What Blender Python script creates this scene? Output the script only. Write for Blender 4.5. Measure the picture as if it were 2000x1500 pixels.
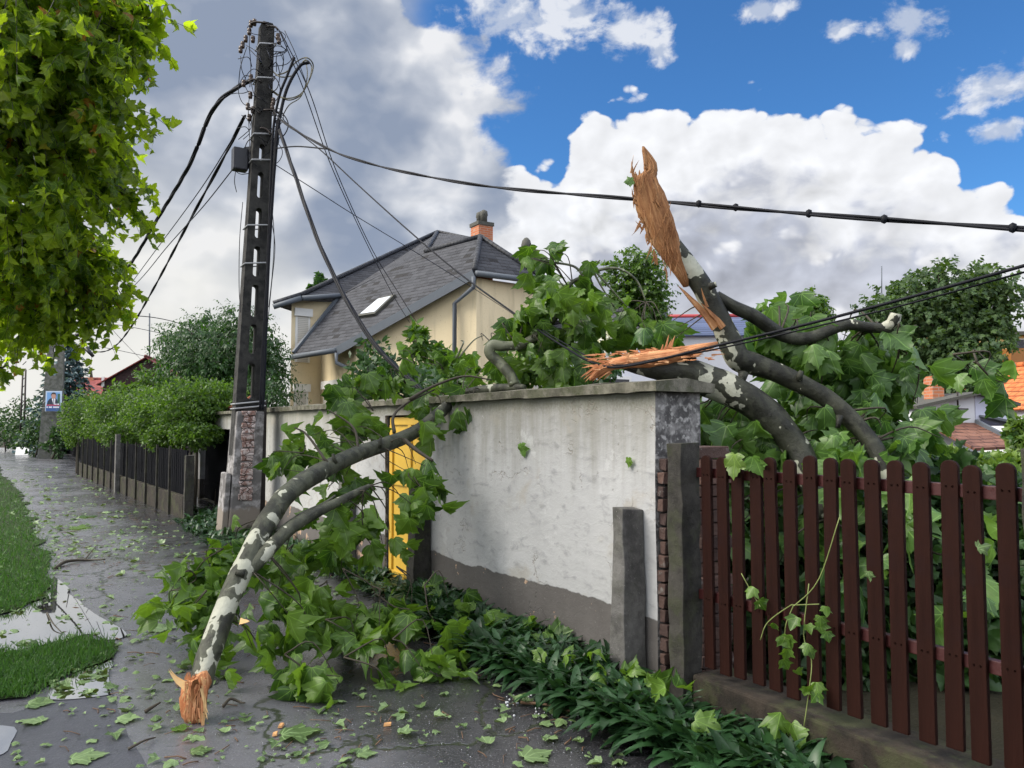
import bpy, bmesh, math, random
import numpy as np
from mathutils import Vector, Matrix, noise as mnoise
for o in list(bpy.data.objects): bpy.data.objects.remove(o)
SC = bpy.context.scene
COL = SC.collection
random.seed(7); RNG = np.random.default_rng(7)
# ------------------------------------------------------------------ camera
F = 1511.0; PITCH = math.atan(80.0/F); EYE = 1.6
cam_data = bpy.data.cameras.new("camera"); cam = bpy.data.objects.new("camera", cam_data); COL.objects.link(cam)
cam_data.sensor_width = 36.0; cam_data.lens = 36.0*F/2000.0; cam_data.clip_end = 3000; cam_data.clip_start = 0.05
cam.location = (0, 0, EYE); cam.rotation_euler = (math.pi/2+PITCH, 0, 0); SC.camera = cam
# ------------------------------------------------------------------ colour management
SC.view_settings.view_transform = 'Standard'; SC.view_settings.look = 'None'
SC.view_settings.exposure = 1.15; SC.view_settings.gamma = 1.0
SC.render.engine = 'CYCLES'
SC.cycles.use_denoising = True; SC.cycles.use_adaptive_sampling = True; SC.cycles.adaptive_threshold = .015; SC.cycles.adaptive_min_samples = 12; SC.cycles.max_bounces = 6; SC.cycles.diffuse_bounces = 3; SC.cycles.glossy_bounces = 3
SC.cycles.transmission_bounces = 4; SC.cycles.transparent_max_bounces = 6; SC.cycles.sample_clamp_indirect = 6.0
SC.cycles.caustics_reflective = False; SC.cycles.caustics_refractive = False

# ------------------------------------------------------------------ node shorthand
class G:
    def __init__(s, nt): s.nt = nt; s.N = nt.nodes; s.L = nt.links
    def put(s, sock, v):
        if v is None: return
        if isinstance(v, bpy.types.NodeSocket): s.L.new(v, sock)
        else:
            if isinstance(v, (tuple, list)) and len(v) == 3 and sock.type == 'RGBA': v = (*v, 1)
            sock.default_value = v
    def n(s, t, ins=None, **props):
        nd = s.N.new(t)
        for k, v in props.items(): setattr(nd, k, v)
        for k, v in (ins or {}).items(): s.put(nd.inputs[k], v)
        return nd
    def m(s, op, a, b=None, c=None, clamp=False):
        nd = s.n('ShaderNodeMath', operation=op, use_clamp=clamp); s.put(nd.inputs[0], a); s.put(nd.inputs[1], b); s.put(nd.inputs[2], c)
        return nd.outputs[0]
    def v(s, op, a, b=None, scale=None):
        nd = s.n('ShaderNodeVectorMath', operation=op); s.put(nd.inputs[0], a); s.put(nd.inputs[1], b)
        if scale is not None: s.put(nd.inputs[3], scale)
        return nd.outputs['Value'] if op in ('LENGTH', 'DISTANCE', 'DOT_PRODUCT') else nd.outputs[0]
    def mix(s, f, a, b, mode='MIX'):
        nd = s.n('ShaderNodeMix', data_type='RGBA', blend_type=mode); s.put(nd.inputs[0], f); s.put(nd.inputs[6], a); s.put(nd.inputs[7], b)
        return nd.outputs[2]
    def noise(s, vec, scale=5, detail=4, rough=.55, dist=0.0, out=0, dim='3D'):
        return s.n('ShaderNodeTexNoise', {'Vector': vec, 'Scale': scale, 'Detail': detail, 'Roughness': rough, 'Distortion': dist}, noise_dimensions=dim).outputs[out]
    def vor(s, vec, scale=5, feature='F1', out=0, rand=1.0, detail=0.0, smooth=None, dim='3D'):
        nd = s.n('ShaderNodeTexVoronoi', feature=feature, voronoi_dimensions=dim); s.put(nd.inputs['Vector'], vec); s.put(nd.inputs['Scale'], scale)
        s.put(nd.inputs['Randomness'], rand); s.put(nd.inputs['Detail'], detail)
        if smooth is not None: s.put(nd.inputs['Smoothness'], smooth)
        return nd.outputs[out]
    def ss(s, x, lo, hi, a=0.0, b=1.0, kind='SMOOTHSTEP'):
        nd = s.n('ShaderNodeMapRange', interpolation_type=kind, clamp=True) if kind == 'LINEAR' else s.n('ShaderNodeMapRange', interpolation_type=kind)
        for k, v in zip((0, 1, 2, 3, 4), (x, lo, hi, a, b)): s.put(nd.inputs[k], v)
        return nd.outputs[0]
    def ramp(s, f, stops):
        nd = s.n('ShaderNodeValToRGB'); e = nd.color_ramp.elements
        while len(e) < len(stops): e.new(.5)
        for el, (p, c) in zip(e, stops): el.position = p; el.color = (*c, 1)
        s.put(nd.inputs[0], f); return nd.outputs[0]
    def sep(s, vec):
        nd = s.n('ShaderNodeSeparateXYZ'); s.put(nd.inputs[0], vec); return nd.outputs
    def comb(s, x, y, z):
        nd = s.n('ShaderNodeCombineXYZ')
        for i, v in enumerate((x, y, z)): s.put(nd.inputs[i], v)
        return nd.outputs[0]
    def curve(s, x, pts, lo, hi, vlo, vhi):           # piecewise curve y(x)
        nd = s.n('ShaderNodeFloatCurve'); c = nd.mapping.curves[0]; P = c.points
        pts = sorted(pts)
        while len(P) < len(pts): P.new(.5, .5)
        for p, (a, b) in zip(P, pts): p.location = ((a-lo)/(hi-lo), (b-vlo)/(vhi-vlo)); p.handle_type = 'VECTOR'
        nd.mapping.use_clip = False; nd.mapping.update()
        s.put(nd.inputs['Value'], s.ss(x, lo, hi, 0, 1, 'LINEAR'))
        return s.m('MULTIPLY_ADD', nd.outputs[0], vhi-vlo, vlo)
    def bump(s, h, strength=.3, dist=.02, normal=None):
        nd = s.n('ShaderNodeBump', {'Height': h, 'Strength': strength, 'Distance': dist})
        if normal is not None: s.put(nd.inputs['Normal'], normal)
        return nd.outputs[0]

def sky_ang(px, py):
    cx, cy = (px-1000)/F, (750-py)/F
    y, z = math.cos(PITCH)-cy*math.sin(PITCH), math.sin(PITCH)+cy*math.cos(PITCH)
    return math.atan2(cx, y), math.atan2(z, math.hypot(cx, y))
# ------------------------------------------------------------------ world: blue sky with storm clouds
SUN_EL, SUN_AZ = math.radians(42), math.radians(-98)      # compass angle of the sun measured from +Y towards +X
world = bpy.data.worlds.new("World"); SC.world = world; world.use_nodes = True
def build_world():
    nt = world.node_tree; nt.nodes.clear(); g = G(nt)
    D = g.n('ShaderNodeTexCoord').outputs['Generated']; D = g.v('NORMALIZE', D)
    x, y, z = g.sep(D)[0:3]
    az = g.m('ARCTAN2', x, y); el = g.m('ARCSINE', z)
    sky = g.n('ShaderNodeTexSky', sky_type='NISHITA', sun_disc=False, sun_elevation=SUN_EL, sun_rotation=SUN_AZ, altitude=150, air_density=1.0, dust_density=.4, ozone_density=2.5).outputs[0]
    sky = g.mix(1.0, sky, (.29, .56, .80), 'MULTIPLY')
    SK = .092
    def cld(c): return tuple(.44*v/SK for v in c)
    A = sky_ang
    # shared noises
    flat = g.comb(g.m('MULTIPLY', az, 1.0), g.m('MULTIPLY', el, 1.45), 0.37)
    warp = g.noise(flat, 9, 2, .5, out=1, dim='2D')
    flat = g.v('ADD', flat, g.v('SCALE', g.v('SUBTRACT', warp, (.5, .5, .5)), scale=.035))
    N = lambda p, sc, d, r: g.noise(p, sc, d, r, dim='2D')
    B = lambda p: g.vor(p, 15, 'F1', detail=2, dim='2D')
    n_big = N(flat, 4.2, 4, .5); n_mid = N(flat, 11, 5, .55); n_fine = N(flat, 34, 4, .6); bil = B(flat)
    fl2 = g.v('ADD', flat, (-.013, .018, 0))                # light from the upper left
    n_mid2 = N(fl2, 11, 3, .5); bil2 = B(fl2)
    n_big2 = N(g.v('ADD', flat, (-.03, .04, 0)), 4.2, 3, .5)
    emb = g.m('ADD', g.m('SUBTRACT', n_mid, n_mid2), g.m('MULTIPLY', g.m('SUBTRACT', bil2, bil), .30))
    embB = g.m('SUBTRACT', n_big, n_big2)
    # --- towering cumulus on the right and the bank under it
    pts = [A(*p) for p in ((-900, 200), (300, 230), (800, 290), (985, 296), (1060, 292), (1098, 290), (1112, 248), (1142, 200), (1180, 176), (1250, 172), (1300, 188), (1345, 190), (1385, 166), (1415, 160), (1480, 172), (1560, 178), (1640, 192), (1745, 202), (1800, 224), (1850, 262), (1880, 300), (1905, 328), (1970, 338), (2010, 385), (2150, 470), (2600, 430), (3400, 300))]
    top = g.curve(az, pts, -1.1, 1.1, -.1, .6)
    wob = g.m('ADD', g.m('MULTIPLY', g.m('SUBTRACT', bil, .35), -.055), g.m('MULTIPLY', g.m('SUBTRACT', n_fine, .5), .018))
    h1 = g.m('SUBTRACT', g.m('ADD', top, wob), el)           # depth below the outline
    a1 = g.ss(h1, -.002, .010)
    white = g.m('ADD', 1.0, g.m('MULTIPLY', emb, g.m('MULTIPLY_ADD', g.ss(h1, .0, .14), .55, .30)))
    lowgrey = g.ss(g.m('ADD', h1, g.m('ADD', g.m('MULTIPLY', g.m('SUBTRACT', n_big, .5), .12), g.m('MULTIPLY', g.m('SUBTRACT', n_mid, .5), .20))), .085, .155)
    warm = g.ss(el, .02, .22)
    greyc = g.mix(warm, cld((.74, .74, .77)), cld((.50, .53, .62)))
    c1 = g.mix(lowgrey, cld((.92, .935, .97)), greyc)
    patch = g.ss(g.m('ADD', N(g.v('ADD', flat, (.31, .17, 0)), 9, 4, .55), g.m('MULTIPLY', g.m('SUBTRACT', bil, .3), -.35)), .42, .60)
    c1 = g.mix(g.m('MULTIPLY', patch, g.m('MULTIPLY', lowgrey, .75)), c1, cld((.90, .90, .91)))
    c1 = g.mix(1.0, c1, g.n('ShaderNodeCombineColor', {0: white, 1: white, 2: white}).outputs[0], 'MULTIPLY')
    # --- grey stratocumulus filling the left and everything behind the camera
    e_pts = [(e, a) for a, e in (A(*p) for p in ((1015, 700), (1010, 420), (1015, 335), (990, 290), (985, 225), (1015, 205), (1012, 150), (990, 100), (985, 75), (905, 55), (872, 35), (840, 0), (800, -60), (760, -200)))]
    edge = g.curve(el, e_pts, -.1, .7, -.5, .5)
    d2 = g.m('SUBTRACT', edge, az)
    d2 = g.m('ADD', d2, g.m('ADD', g.m('MULTIPLY', g.m('SUBTRACT', n_mid, .5), .16), g.m('MULTIPLY', g.m('SUBTRACT', n_fine, .5), .05)))
    a2 = g.ss(d2, -.004, .045)
    a2 = g.m('MULTIPLY', a2, g.ss(g.m('ADD', el, g.m('MULTIPLY', g.m('SUBTRACT', n_mid, .5), .22)), .20, .30))   # right rim thins out into the bank below
    a2l = g.ss(g.m('ADD', az, g.m('MULTIPLY', g.m('SUBTRACT', n_big, .5), .5)), -.02, -.20)
    a2 = g.m('MAXIMUM', a2, a2l)
    lit = g.m('ADD', g.m('MULTIPLY', embB, 1.5), g.m('MULTIPLY', emb, .35))
    t2 = g.m('ADD', g.m('ADD', g.m('MULTIPLY', n_big, 1.75), g.m('MULTIPLY', n_mid, .36)), -.66)
    t2 = g.m('ADD', t2, lit)
    hz = g.ss(el, .30, .03)
    t2 = g.m('ADD', t2, g.m('MULTIPLY', hz, .26))
    rim = g.ss(d2, .16, .0); t2 = g.m('ADD', t2, g.m('MULTIPLY', rim, .10))
    c2 = g.ramp(t2, [(.08, cld((.29, .35, .47))), (.38, cld((.41, .46, .56))), (.62, cld((.58, .62, .70))), (.90, cld((.88, .89, .92)))])
    c2 = g.mix(g.m('MULTIPLY', g.ss(g.m('ADD', el, g.m('MULTIPLY', g.m('SUBTRACT', n_mid, .5), .16)), g.ss(az, -.15, -.5, .24, .40), .04), .92), c2, cld((.92, .91, .86)))
    # --- torn scraps of cloud in the blue
    blobs = [(1090, 25, 150, 62), (1240, 62, 70, 42), (1290, 92, 34, 34), (1000, 30, 110, 60), (1495, 16, 58, 26), (1642, 62, 34, 18), (1780, 48, 70, 34), (1770, 92, 34, 22), (1945, 172, 84, 42), (2010, 160, 60, 44), (1952, 254, 42, 22), (2300, 60, 160, 60), (2700, 160, 200, 70)]
    s = None
    for bx, by, rx, ry in blobs:
        ca, ce = A(bx, by); q = g.v('LENGTH', g.comb(g.m('MULTIPLY', g.m('SUBTRACT', az, ca), F/rx), g.m('MULTIPLY', g.m('SUBTRACT', el, ce), F/ry), 0))
        q = g.m('SUBTRACT', 1.0, q); s = q if s is None else g.m('MAXIMUM', s, q)
    s = g.m('ADD', s, g.m('ADD', g.m('MULTIPLY', g.m('SUBTRACT', n_fine, .5), 1.7), g.m('MULTIPLY', g.m('SUBTRACT', n_mid, .5), 1.6)))
    a3 = g.m('MULTIPLY', g.ss(s, -.05, .75), .86)
    c3 = g.mix(g.ss(g.m('ADD', n_mid, emb), .42, .62), cld((.55, .62, .76)), cld((.90, .92, .96)))
    c = g.mix(a3, sky, c3); c = g.mix(a1, c, c1); c = g.mix(a2, c, c2)
    # bright cloud added out of view, overhead and behind, as soft fill light
    beh = g.m('MAXIMUM', g.ss(g.m('ABSOLUTE', az), .80, 1.5), g.ss(el, .58, .95)); bo = g.m('MULTIPLY_ADD', g.m('MULTIPLY', beh, g.ss(el, .0, .12)), 1.35, 1.0)
    c = g.mix(g.m('MULTIPLY', beh, .8), c, g.mix(n_big, cld((.62, .64, .68)), cld((.92, .92, .93)))); c = g.v('SCALE', c, scale=bo)
    # a hazy band at the horizon and dark ground below it
    c = g.mix(g.ss(el, -.01, -.06), c, cld((.10, .10, .09)))
    bg = g.n('ShaderNodeBackground', {'Color': c, 'Strength': SK})
    out = g.n('ShaderNodeOutputWorld'); g.L.new(bg.outputs[0], out.inputs[0])
build_world()
world.cycles.sampling_method = 'MANUAL'; world.cycles.sample_map_resolution = 1024
# ------------------------------------------------------------------ sun, softened by cloud
sun_data = bpy.data.lights.new("sun", 'SUN'); sun_data.energy = 2.5; sun_data.angle = math.radians(40); sun_data.color = (1, .93, .82)
sun = bpy.data.objects.new("sun", sun_data); COL.objects.link(sun)
_sd = Vector((math.sin(SUN_AZ)*math.cos(SUN_EL), math.cos(SUN_AZ)*math.cos(SUN_EL), math.sin(SUN_EL)))
sun.rotation_euler = _sd.to_track_quat('Z', 'Y').to_euler(); sun.location = (-6, -6, 14)
# ------------------------------------------------------------------ places
W0 = Vector((.87, 4.69, 0)); UX = Vector((.531, -.847, 0)).normalized(); UY = Vector((.847, .531, 0)).normalized()
ANG = math.atan2(UX.y, UX.x)                       # the street frame: x runs along the wall towards the near end, y into the gardens
def S(x, y, z=0): return W0 + UX*x + UY*y + Vector((0, 0, z))
def ray(px, py):
    cx, cy = (px-1000)/F, (750-py)/F
    return Vector((cx, math.cos(PITCH)-cy*math.sin(PITCH), math.sin(PITCH)+cy*math.cos(PITCH)))
def P(px, py, Y): r = ray(px, py); return Vector((0, 0, EYE)) + r*(Y/r.y)
def gnd(px, py, h=0.0): r = ray(px, py); return Vector((0, 0, EYE)) + r*((h-EYE)/r.z)
def onplane(px, py, p0, nrm):
    r = ray(px, py); o = Vector((0, 0, EYE)); return o + r*((p0-o).dot(nrm)/r.dot(nrm))
def onY(px, py, y): return onplane(px, py, S(0, y), UY)
def onX(px, py, x): return onplane(px, py, S(x, 0), UX)
def toS(p): a = p-W0; return Vector((a.dot(UX), a.dot(UY), p.z))
def S0(x, y, z): return Vector((x, y, z))
# ------------------------------------------------------------------ objects
def link(o): COL.objects.link(o); return o
def prop(o, label=None, cat=None, group=None, kind=None):
    for k, v in (('label', label), ('category', cat), ('group', group), ('kind', kind)):
        if v: o[k] = v
    return o
def thing(name, label, cat, loc=(0, 0, 0), rz=0.0, group=None):
    o = link(bpy.data.objects.new(name, None)); o.empty_display_size = .1
    o.location = loc; o.rotation_euler = (0, 0, rz); return prop(o, label, cat, group)
def xf(o): return Matrix.Translation(Vector(o.location)) @ o.rotation_euler.to_matrix().to_4x4()
class MB:
    """collects verts, faces, material slots, uvs and a random value per vertex; builds ONE mesh"""
    def __init__(s): s.v = []; s.f = []; s.mi = []; s.uv = []; s.r = []; s.sm = []
    def add(s, vs, fs, mi=0, uvs=None, r=0.0, smooth=False):
        b = len(s.v); s.v += [tuple(v) for v in vs]
        s.r += (list(r) if hasattr(r, '__len__') else [r]*len(vs))
        s.uv += ([tuple(u) for u in uvs] if uvs is not None else [(v[0], v[2]) for v in vs])
        for f in fs: s.f.append(tuple(i+b for i in f)); s.mi.append(mi); s.sm.append(smooth)
        return s
    def box(s, x0, x1, y0, y1, z0, z1, mi=0, r=0.0, T=None, jit=0.0):
        vs = [Vector((x, y, z)) for x in (x0, x1) for y in (y0, y1) for z in (z0, z1)]
        if jit: vs = [v+Vector([random.uniform(-jit, jit) for _ in range(3)]) for v in vs]
        if T is not None: vs = [T @ v for v in vs]
        return s.add(vs, [(0, 1, 3, 2), (4, 6, 7, 5), (0, 4, 5, 1), (2, 3, 7, 6), (0, 2, 6, 4), (1, 5, 7, 3)], mi, None, r)
    def bar(s, a, b, w, h=None, mi=0, up=Vector((0, 0, 1)), r=0.0):
        a, b = Vector(a), Vector(b); d = (b-a).normalized(); h = h or w
        u = d.cross(up); u = u.normalized() if u.length > 1e-4 else Vector((1, 0, 0)); t = u.cross(d)
        vs = [p + u*i*w/2 + t*j*h/2 for p in (a, b) for i, j in ((-1, -1), (1, -1), (1, 1), (-1, 1))]
        return s.add(vs, [(3, 2, 1, 0), (4, 5, 6, 7), (0, 1, 5, 4), (1, 2, 6, 5), (2, 3, 7, 6), (3, 0, 4, 7)], mi, None, r)
    def tube(s, pts, rad, n=8, mi=0, cap=True, smooth=True, r=0.0, wob=0.0, seed=0, ell=None):
        pts = [Vector(p) for p in pts]; k = len(pts)
        if not hasattr(rad, '__len__'): rad = [rad]*k
        d0 = (pts[1]-pts[0]).normalized(); u = d0.orthogonal().normalized(); vs = []; uvs = []; L = 0
        for i in range(k):
            d = (pts[min(i+1, k-1)]-pts[max(i-1, 0)]).normalized()
            u = (u - d*u.dot(d)).normalized(); w = d.cross(u)
            if i: L += (pts[i]-pts[i-1]).length
            for j in range(n):
                a = 2*math.pi*j/n; q = rad[i]
                if wob: q *= 1+wob*mnoise.noise(Vector((math.cos(a)*1.6+seed, math.sin(a)*1.6, L*6)))
                vs.append(pts[i]+(u*math.cos(a)+w*math.sin(a))*q); uvs.append((j/n, L))
        fs = [(i*n+j, i*n+(j+1) % n, (i+1)*n+(j+1) % n, (i+1)*n+j) for i in range(k-1) for j in range(n)]
        if cap: fs += [tuple(range(n-1, -1, -1)), tuple(range((k-1)*n, k*n))]
        return s.add(vs, fs, mi, uvs, r, smooth)
    def poly(s, pts, thick=0.0, mi=0, r=0.0, uvo=(0, 0)):
        """planar polygon; uv in metres: u along the horizontal, v up the slope; optional thickness below"""
        pts = [Vector(p) for p in pts]; n = Vector((0, 0, 0))
        for i in range(len(pts)): n += pts[i].cross(pts[(i+1) % len(pts)])
        n.normalize()
        if n.z < -1e-3: pts.reverse(); n = -n
        u = Vector((0, 0, 1)).cross(n); u = u.normalized() if u.length > 1e-4 else Vector((1, 0, 0)); w = n.cross(u)
        uvs = [(p.dot(u)+uvo[0], p.dot(w)+uvo[1]) for p in pts]; k = len(pts)
        if not thick: return s.add(pts, [tuple(range(k))], mi, uvs, r)
        low = [p-n*thick for p in pts]
        return s.add(pts+low, [tuple(range(k)), tuple(range(2*k-1, k-1, -1))]+[(i, i+k, (i+1) % k+k, (i+1) % k) for i in range(k)], mi, uvs+uvs, r)
    def lathe(s, prof, n=16, at=(0, 0, 0), mi=0, smooth=True):
        at = Vector(at); vs = [at+Vector((r*math.cos(2*math.pi*j/n), r*math.sin(2*math.pi*j/n), z)) for r, z in prof for j in range(n)]
        k = len(prof); fs = [(i*n+j, i*n+(j+1) % n, (i+1)*n+(j+1) % n, (i+1)*n+j) for i in range(k-1) for j in range(n)]
        fs += [tuple(range(n-1, -1, -1)), tuple(range((k-1)*n, k*n))]
        return s.add(vs, fs, mi, None, 0, smooth)
    def mesh(s, name, mats):
        me = bpy.data.meshes.new(name); me.from_pydata(s.v, [], s.f)
        for m in (mats if isinstance(mats, (list, tuple)) else [mats]): me.materials.append(m)
        me.polygons.foreach_set('material_index', s.mi); me.polygons.foreach_set('use_smooth', s.sm)
        li = np.zeros(len(me.loops), np.int32); me.loops.foreach_get('vertex_index', li)
        uv = me.uv_layers.new(name='UVMap'); uv.data.foreach_set('uv', np.array(s.uv, np.float32)[li].ravel())
        at = me.attributes.new('rnd', 'FLOAT', 'POINT'); at.data.foreach_set('value', np.array(s.r, np.float32))
        me.update(); return me
    def build(s, name, mats, parent=None, world=False, bevel=0.0, subdiv=0):
        if world and parent is not None:
            inv = xf(parent).inverted(); s.v = [tuple(inv @ Vector(v)) for v in s.v]
        me = s.mesh(name, mats)
        if bevel or subdiv:
            bm = bmesh.new(); bm.from_mesh(me)
            if bevel: bmesh.ops.bevel(bm, geom=[e for e in bm.edges if len(e.link_faces) == 2 and e.calc_face_angle(0) > .5], offset=bevel, segments=2, affect='EDGES', profile=.6)
            bm.to_mesh(me); bm.free()
        o = link(bpy.data.objects.new(name, me))
        if parent is not None: o.parent = parent
        return o
def solo(name, mb, mats, label, cat, loc=None, group=None, kind=None, **k):
    """a top-level thing that is one mesh, its verts given in the world, its origin moved to loc"""
    loc = Vector(loc if loc is not None else (0, 0, 0)); mb.v = [tuple(Vector(v)-loc) for v in mb.v]
    o = mb.build(name, mats, **k); o.location = loc; return prop(o, label, cat, group, kind)
def struct(name, mb, mats): o = mb.build(name, mats); o['kind'] = 'structure'; return o
def plate(outline, holes, thick, res=6):
    """flat plate with holes in the XZ plane, thickness along Y -> (verts, faces)"""
    cu = bpy.data.curves.new('plate', 'CURVE'); cu.dimensions = '2D'; cu.fill_mode = 'BOTH'; cu.extrude = thick/2
    for ring in [outline]+holes:
        sp = cu.splines.new('POLY'); sp.points.add(len(ring)-1); sp.use_cyclic_u = True
        for p, (a, b) in zip(sp.points, ring): p.co = (a, b, 0, 1)
    o = bpy.data.objects.new('plate', cu); COL.objects.link(o); bpy.context.view_layer.update()
    me = o.evaluated_get(bpy.context.evaluated_depsgraph_get()).to_mesh()
    vs = [Vector((v.co.x, -v.co.z, v.co.y)) for v in me.vertices]; fs = [tuple(p.vertices) for p in me.polygons]
    bpy.data.objects.remove(o); bpy.data.curves.remove(cu); return vs, fs
def spline(pts, k=8):
    """Catmull-Rom through points (any dimension)"""
    A = [np.array(p, float) for p in pts]; A = [2*A[0]-A[1]]+A+[2*A[-1]-A[-2]]; out = []
    for i in range(1, len(A)-2):
        p0, p1, p2, p3 = A[i-1:i+3]
        for j in range(k):
            t = j/k; out.append(.5*(2*p1+(p2-p0)*t+(2*p0-5*p1+4*p2-p3)*t*t+(3*p1-p0-3*p2+p3)*t**3))
    out.append(A[-2]); return out
def pspline(pp, k=8): return [P(*q) for q in spline(pp, k)]
def sag(a, b, s, n=16): a, b = Vector(a), Vector(b); return [a.lerp(b, i/n)-Vector((0, 0, 4*s*(i/n)*(1-i/n))) for i in range(n+1)]

# ------------------------------------------------------------------ leaves
def leaf_template(half, rings=1, cx=.42, curl=0.0, fold=0.0, droop=0.0, seed=0):
    """half: right-hand outline from base to tip.  Returns verts (x across, y along, z normal), tris, uv"""
    out = list(half)+[(-x, y) for x, y in reversed(half) if abs(x) > 1e-6]
    n = len(out); rg = np.random.default_rng(seed)
    V = [(0, cx)]; T = []
    levels = [.55, 1.0] if rings else [1.0]
    for s in levels: V += [(x*s, cx+(y-cx)*s) for x, y in out]
    for i in range(n): T.append((0, 1+i, 1+(i+1) % n))
    if rings:
        for i in range(n):
            a, b = 1+i, 1+(i+1) % n; T += [(a, a+n, b+n), (a, b+n, b)]
    V = np.array(V); x, y = V[:, 0], V[:, 1]
    z = fold*np.abs(x)*1.0 - droop*y**2*.5 - curl*(x**2)*1.2 + .11*np.sin(9*x+4*y+seed)*(.15+np.abs(x)) + .035*np.sin(11*y+seed*2)
    return np.c_[x, y, z], np.array(T, np.int32), np.c_[x, y]
PLANE_HALF = [(0, .05), (.13, -.03), (.28, .0), (.43, .09), (.36, .2), (.43, .25), (.52, .38), (.64, .5), (.52, .5), (.45, .57), (.31, .54), (.32, .66), (.22, .70), (.17, .83), (.08, .87), (0, 1.0)]
FAR_HALF = [(0, .04), (.30, .0), (.42, .12), (.40, .25), (.62, .5), (.31, .54), (.22, .74), (0, 1.0)]
OVAL_HALF = [(0, 0), (.16, .2), (.22, .45), (.15, .75), (0, 1.0)]
DIAMOND = [(0, 0), (.28, .45), (0, 1.0)]
LT = {'plane': [leaf_template(PLANE_HALF, 1, curl=c, fold=f, droop=d, seed=i) for i, (c, f, d) in enumerate(((.7, .15, .5), (1.4, -.25, .8), (-.6, .45, .4), (.3, -.55, 1.0), (1.7, .1, .3), (.5, .6, -.3), (.2, -.75, .9), (-.2, .8, .6)))],
      'flatleaf': [leaf_template(PLANE_HALF, 1, curl=c, fold=f, droop=d, seed=i+9) for i, (c, f, d) in enumerate(((.25, .05, .1), (-.3, .08, -.1), (.1, -.12, .15)))],
      'far': [leaf_template(FAR_HALF, 0, curl=c, fold=f, droop=d, seed=i+20) for i, (c, f, d) in enumerate(((.5, .1, .3), (.8, -.2, .5), (-.4, .3, .2)))],
      'oval': [leaf_template(OVAL_HALF, 0, curl=c, fold=f, droop=d, seed=i+30) for i, (c, f, d) in enumerate(((.3, .3, .3), (.1, -.3, .6)))],
      'diamond': [leaf_template(DIAMOND, 0, cx=.45, curl=0, fold=f, droop=d, seed=i+40) for i, (f, d) in enumerate(((.4, .3), (-.3, .5)))]}
def unit(a): return a/np.maximum(np.linalg.norm(a, axis=1, keepdims=True), 1e-9)
def leaf_arrays(kind, pos, tip, nrm, size):
    pos, tip, nrm = np.asarray(pos, float), unit(np.asarray(tip, float)), np.asarray(nrm, float)
    nrm = unit(nrm - tip*np.sum(nrm*tip, 1, keepdims=True)); side = np.cross(tip, nrm)
    size = np.broadcast_to(size, len(pos)); which = RNG.integers(0, len(LT[kind]), len(pos)); rnd = RNG.random(len(pos))
    Vs, Ts, Us, Rs, off = [], [], [], [], 0
    for w, (V, T, U) in enumerate(LT[kind]):
        I = np.where(which == w)[0]
        if not len(I): continue
        q = (pos[I, None] + size[I, None, None]*(V[None, :, 0:1]*side[I, None]+V[None, :, 1:2]*tip[I, None]+V[None, :, 2:3]*nrm[I, None])).reshape(-1, 3)
        Vs.append(q); Ts.append((T[None]+(np.arange(len(I))*len(V))[:, None, None]+off).reshape(-1, 3)); off += len(q)
        Us.append(np.tile(U, (len(I), 1))); Rs.append(np.repeat(rnd[I], len(V)))
    return np.concatenate(Vs), np.concatenate(Ts), np.concatenate(Us), np.concatenate(Rs)
def np_mesh(name, parts, mat, parent=None, loc=None, smooth=True):
    """parts: list of (V, T, UV, R) arrays in world space -> one mesh object"""
    V = np.concatenate([p[0] for p in parts]); off = np.cumsum([0]+[len(p[0]) for p in parts[:-1]])
    T = np.concatenate([p[1]+o for p, o in zip(parts, off)]); U = np.concatenate([p[2] for p in parts]); R = np.concatenate([p[3] for p in parts])
    if parent is not None:
        M = np.array(xf(parent).inverted()); V = V @ M[:3, :3].T + M[:3, 3]
    elif loc is not None: V = V-np.array(loc)
    me = bpy.data.meshes.new(name); me.vertices.add(len(V)); me.vertices.foreach_set('co', V.astype(np.float32).ravel())
    me.loops.add(3*len(T)); me.loops.foreach_set('vertex_index', T.astype(np.int32).ravel())
    me.polygons.add(len(T)); me.polygons.foreach_set('loop_start', np.arange(0, 3*len(T), 3, dtype=np.int32)); me.polygons.foreach_set('loop_total', np.full(len(T), 3, np.int32))
    me.polygons.foreach_set('use_smooth', np.full(len(T), smooth, bool))
    uv = me.uv_layers.new(name='UVMap'); uv.data.foreach_set('uv', U[T.ravel()].astype(np.float32).ravel())
    at = me.attributes.new('rnd', 'FLOAT', 'POINT'); at.data.foreach_set('value', R.astype(np.float32))
    me.materials.append(mat); me.update(calc_edges=True); me.validate()
    o = link(bpy.data.objects.new(name, me))
    if parent is not None: o.parent = parent
    elif loc is not None: o.location = loc
    return o
def rdir(n, bias=(0, 0, 0)):
    return unit(RNG.normal(size=(n, 3)) + np.array(bias))
def blob_points(blobs, dens, shell=.5, sub=0.0):
    """blobs: (centre, (rx, ry, rz), weight) ellipsoids; points biased to the outer shell, gathered in sub-clumps"""
    out = []; outn = []
    for c, r, w in blobs:
        n = max(1, int(dens*w)); c = np.array(c); r = np.array(r if hasattr(r, '__len__') else (r, r, r), float)
        if sub:
            m = max(2, int(n/14)); cc = rdir(m)*(RNG.random((m, 1))**shell); idx = RNG.integers(0, m, n)
            q = cc[idx]+RNG.normal(size=(n, 3))*sub
        else: q = rdir(n)*(RNG.random((n, 1))**shell)
        out.append(c+q*r); outn.append(unit(q*1.0+1e-6))
    return np.concatenate(out), np.concatenate(outn)
def pxblobs(L):
    """(px, py, depth, rx px, ry px, depth radius m, weight) -> ellipsoids in the world"""
    return [(np.array(P(a, b, d)), (rx*d/F, rd, ry*d/F), w) for a, b, d, rx, ry, rd, w in L]
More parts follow.
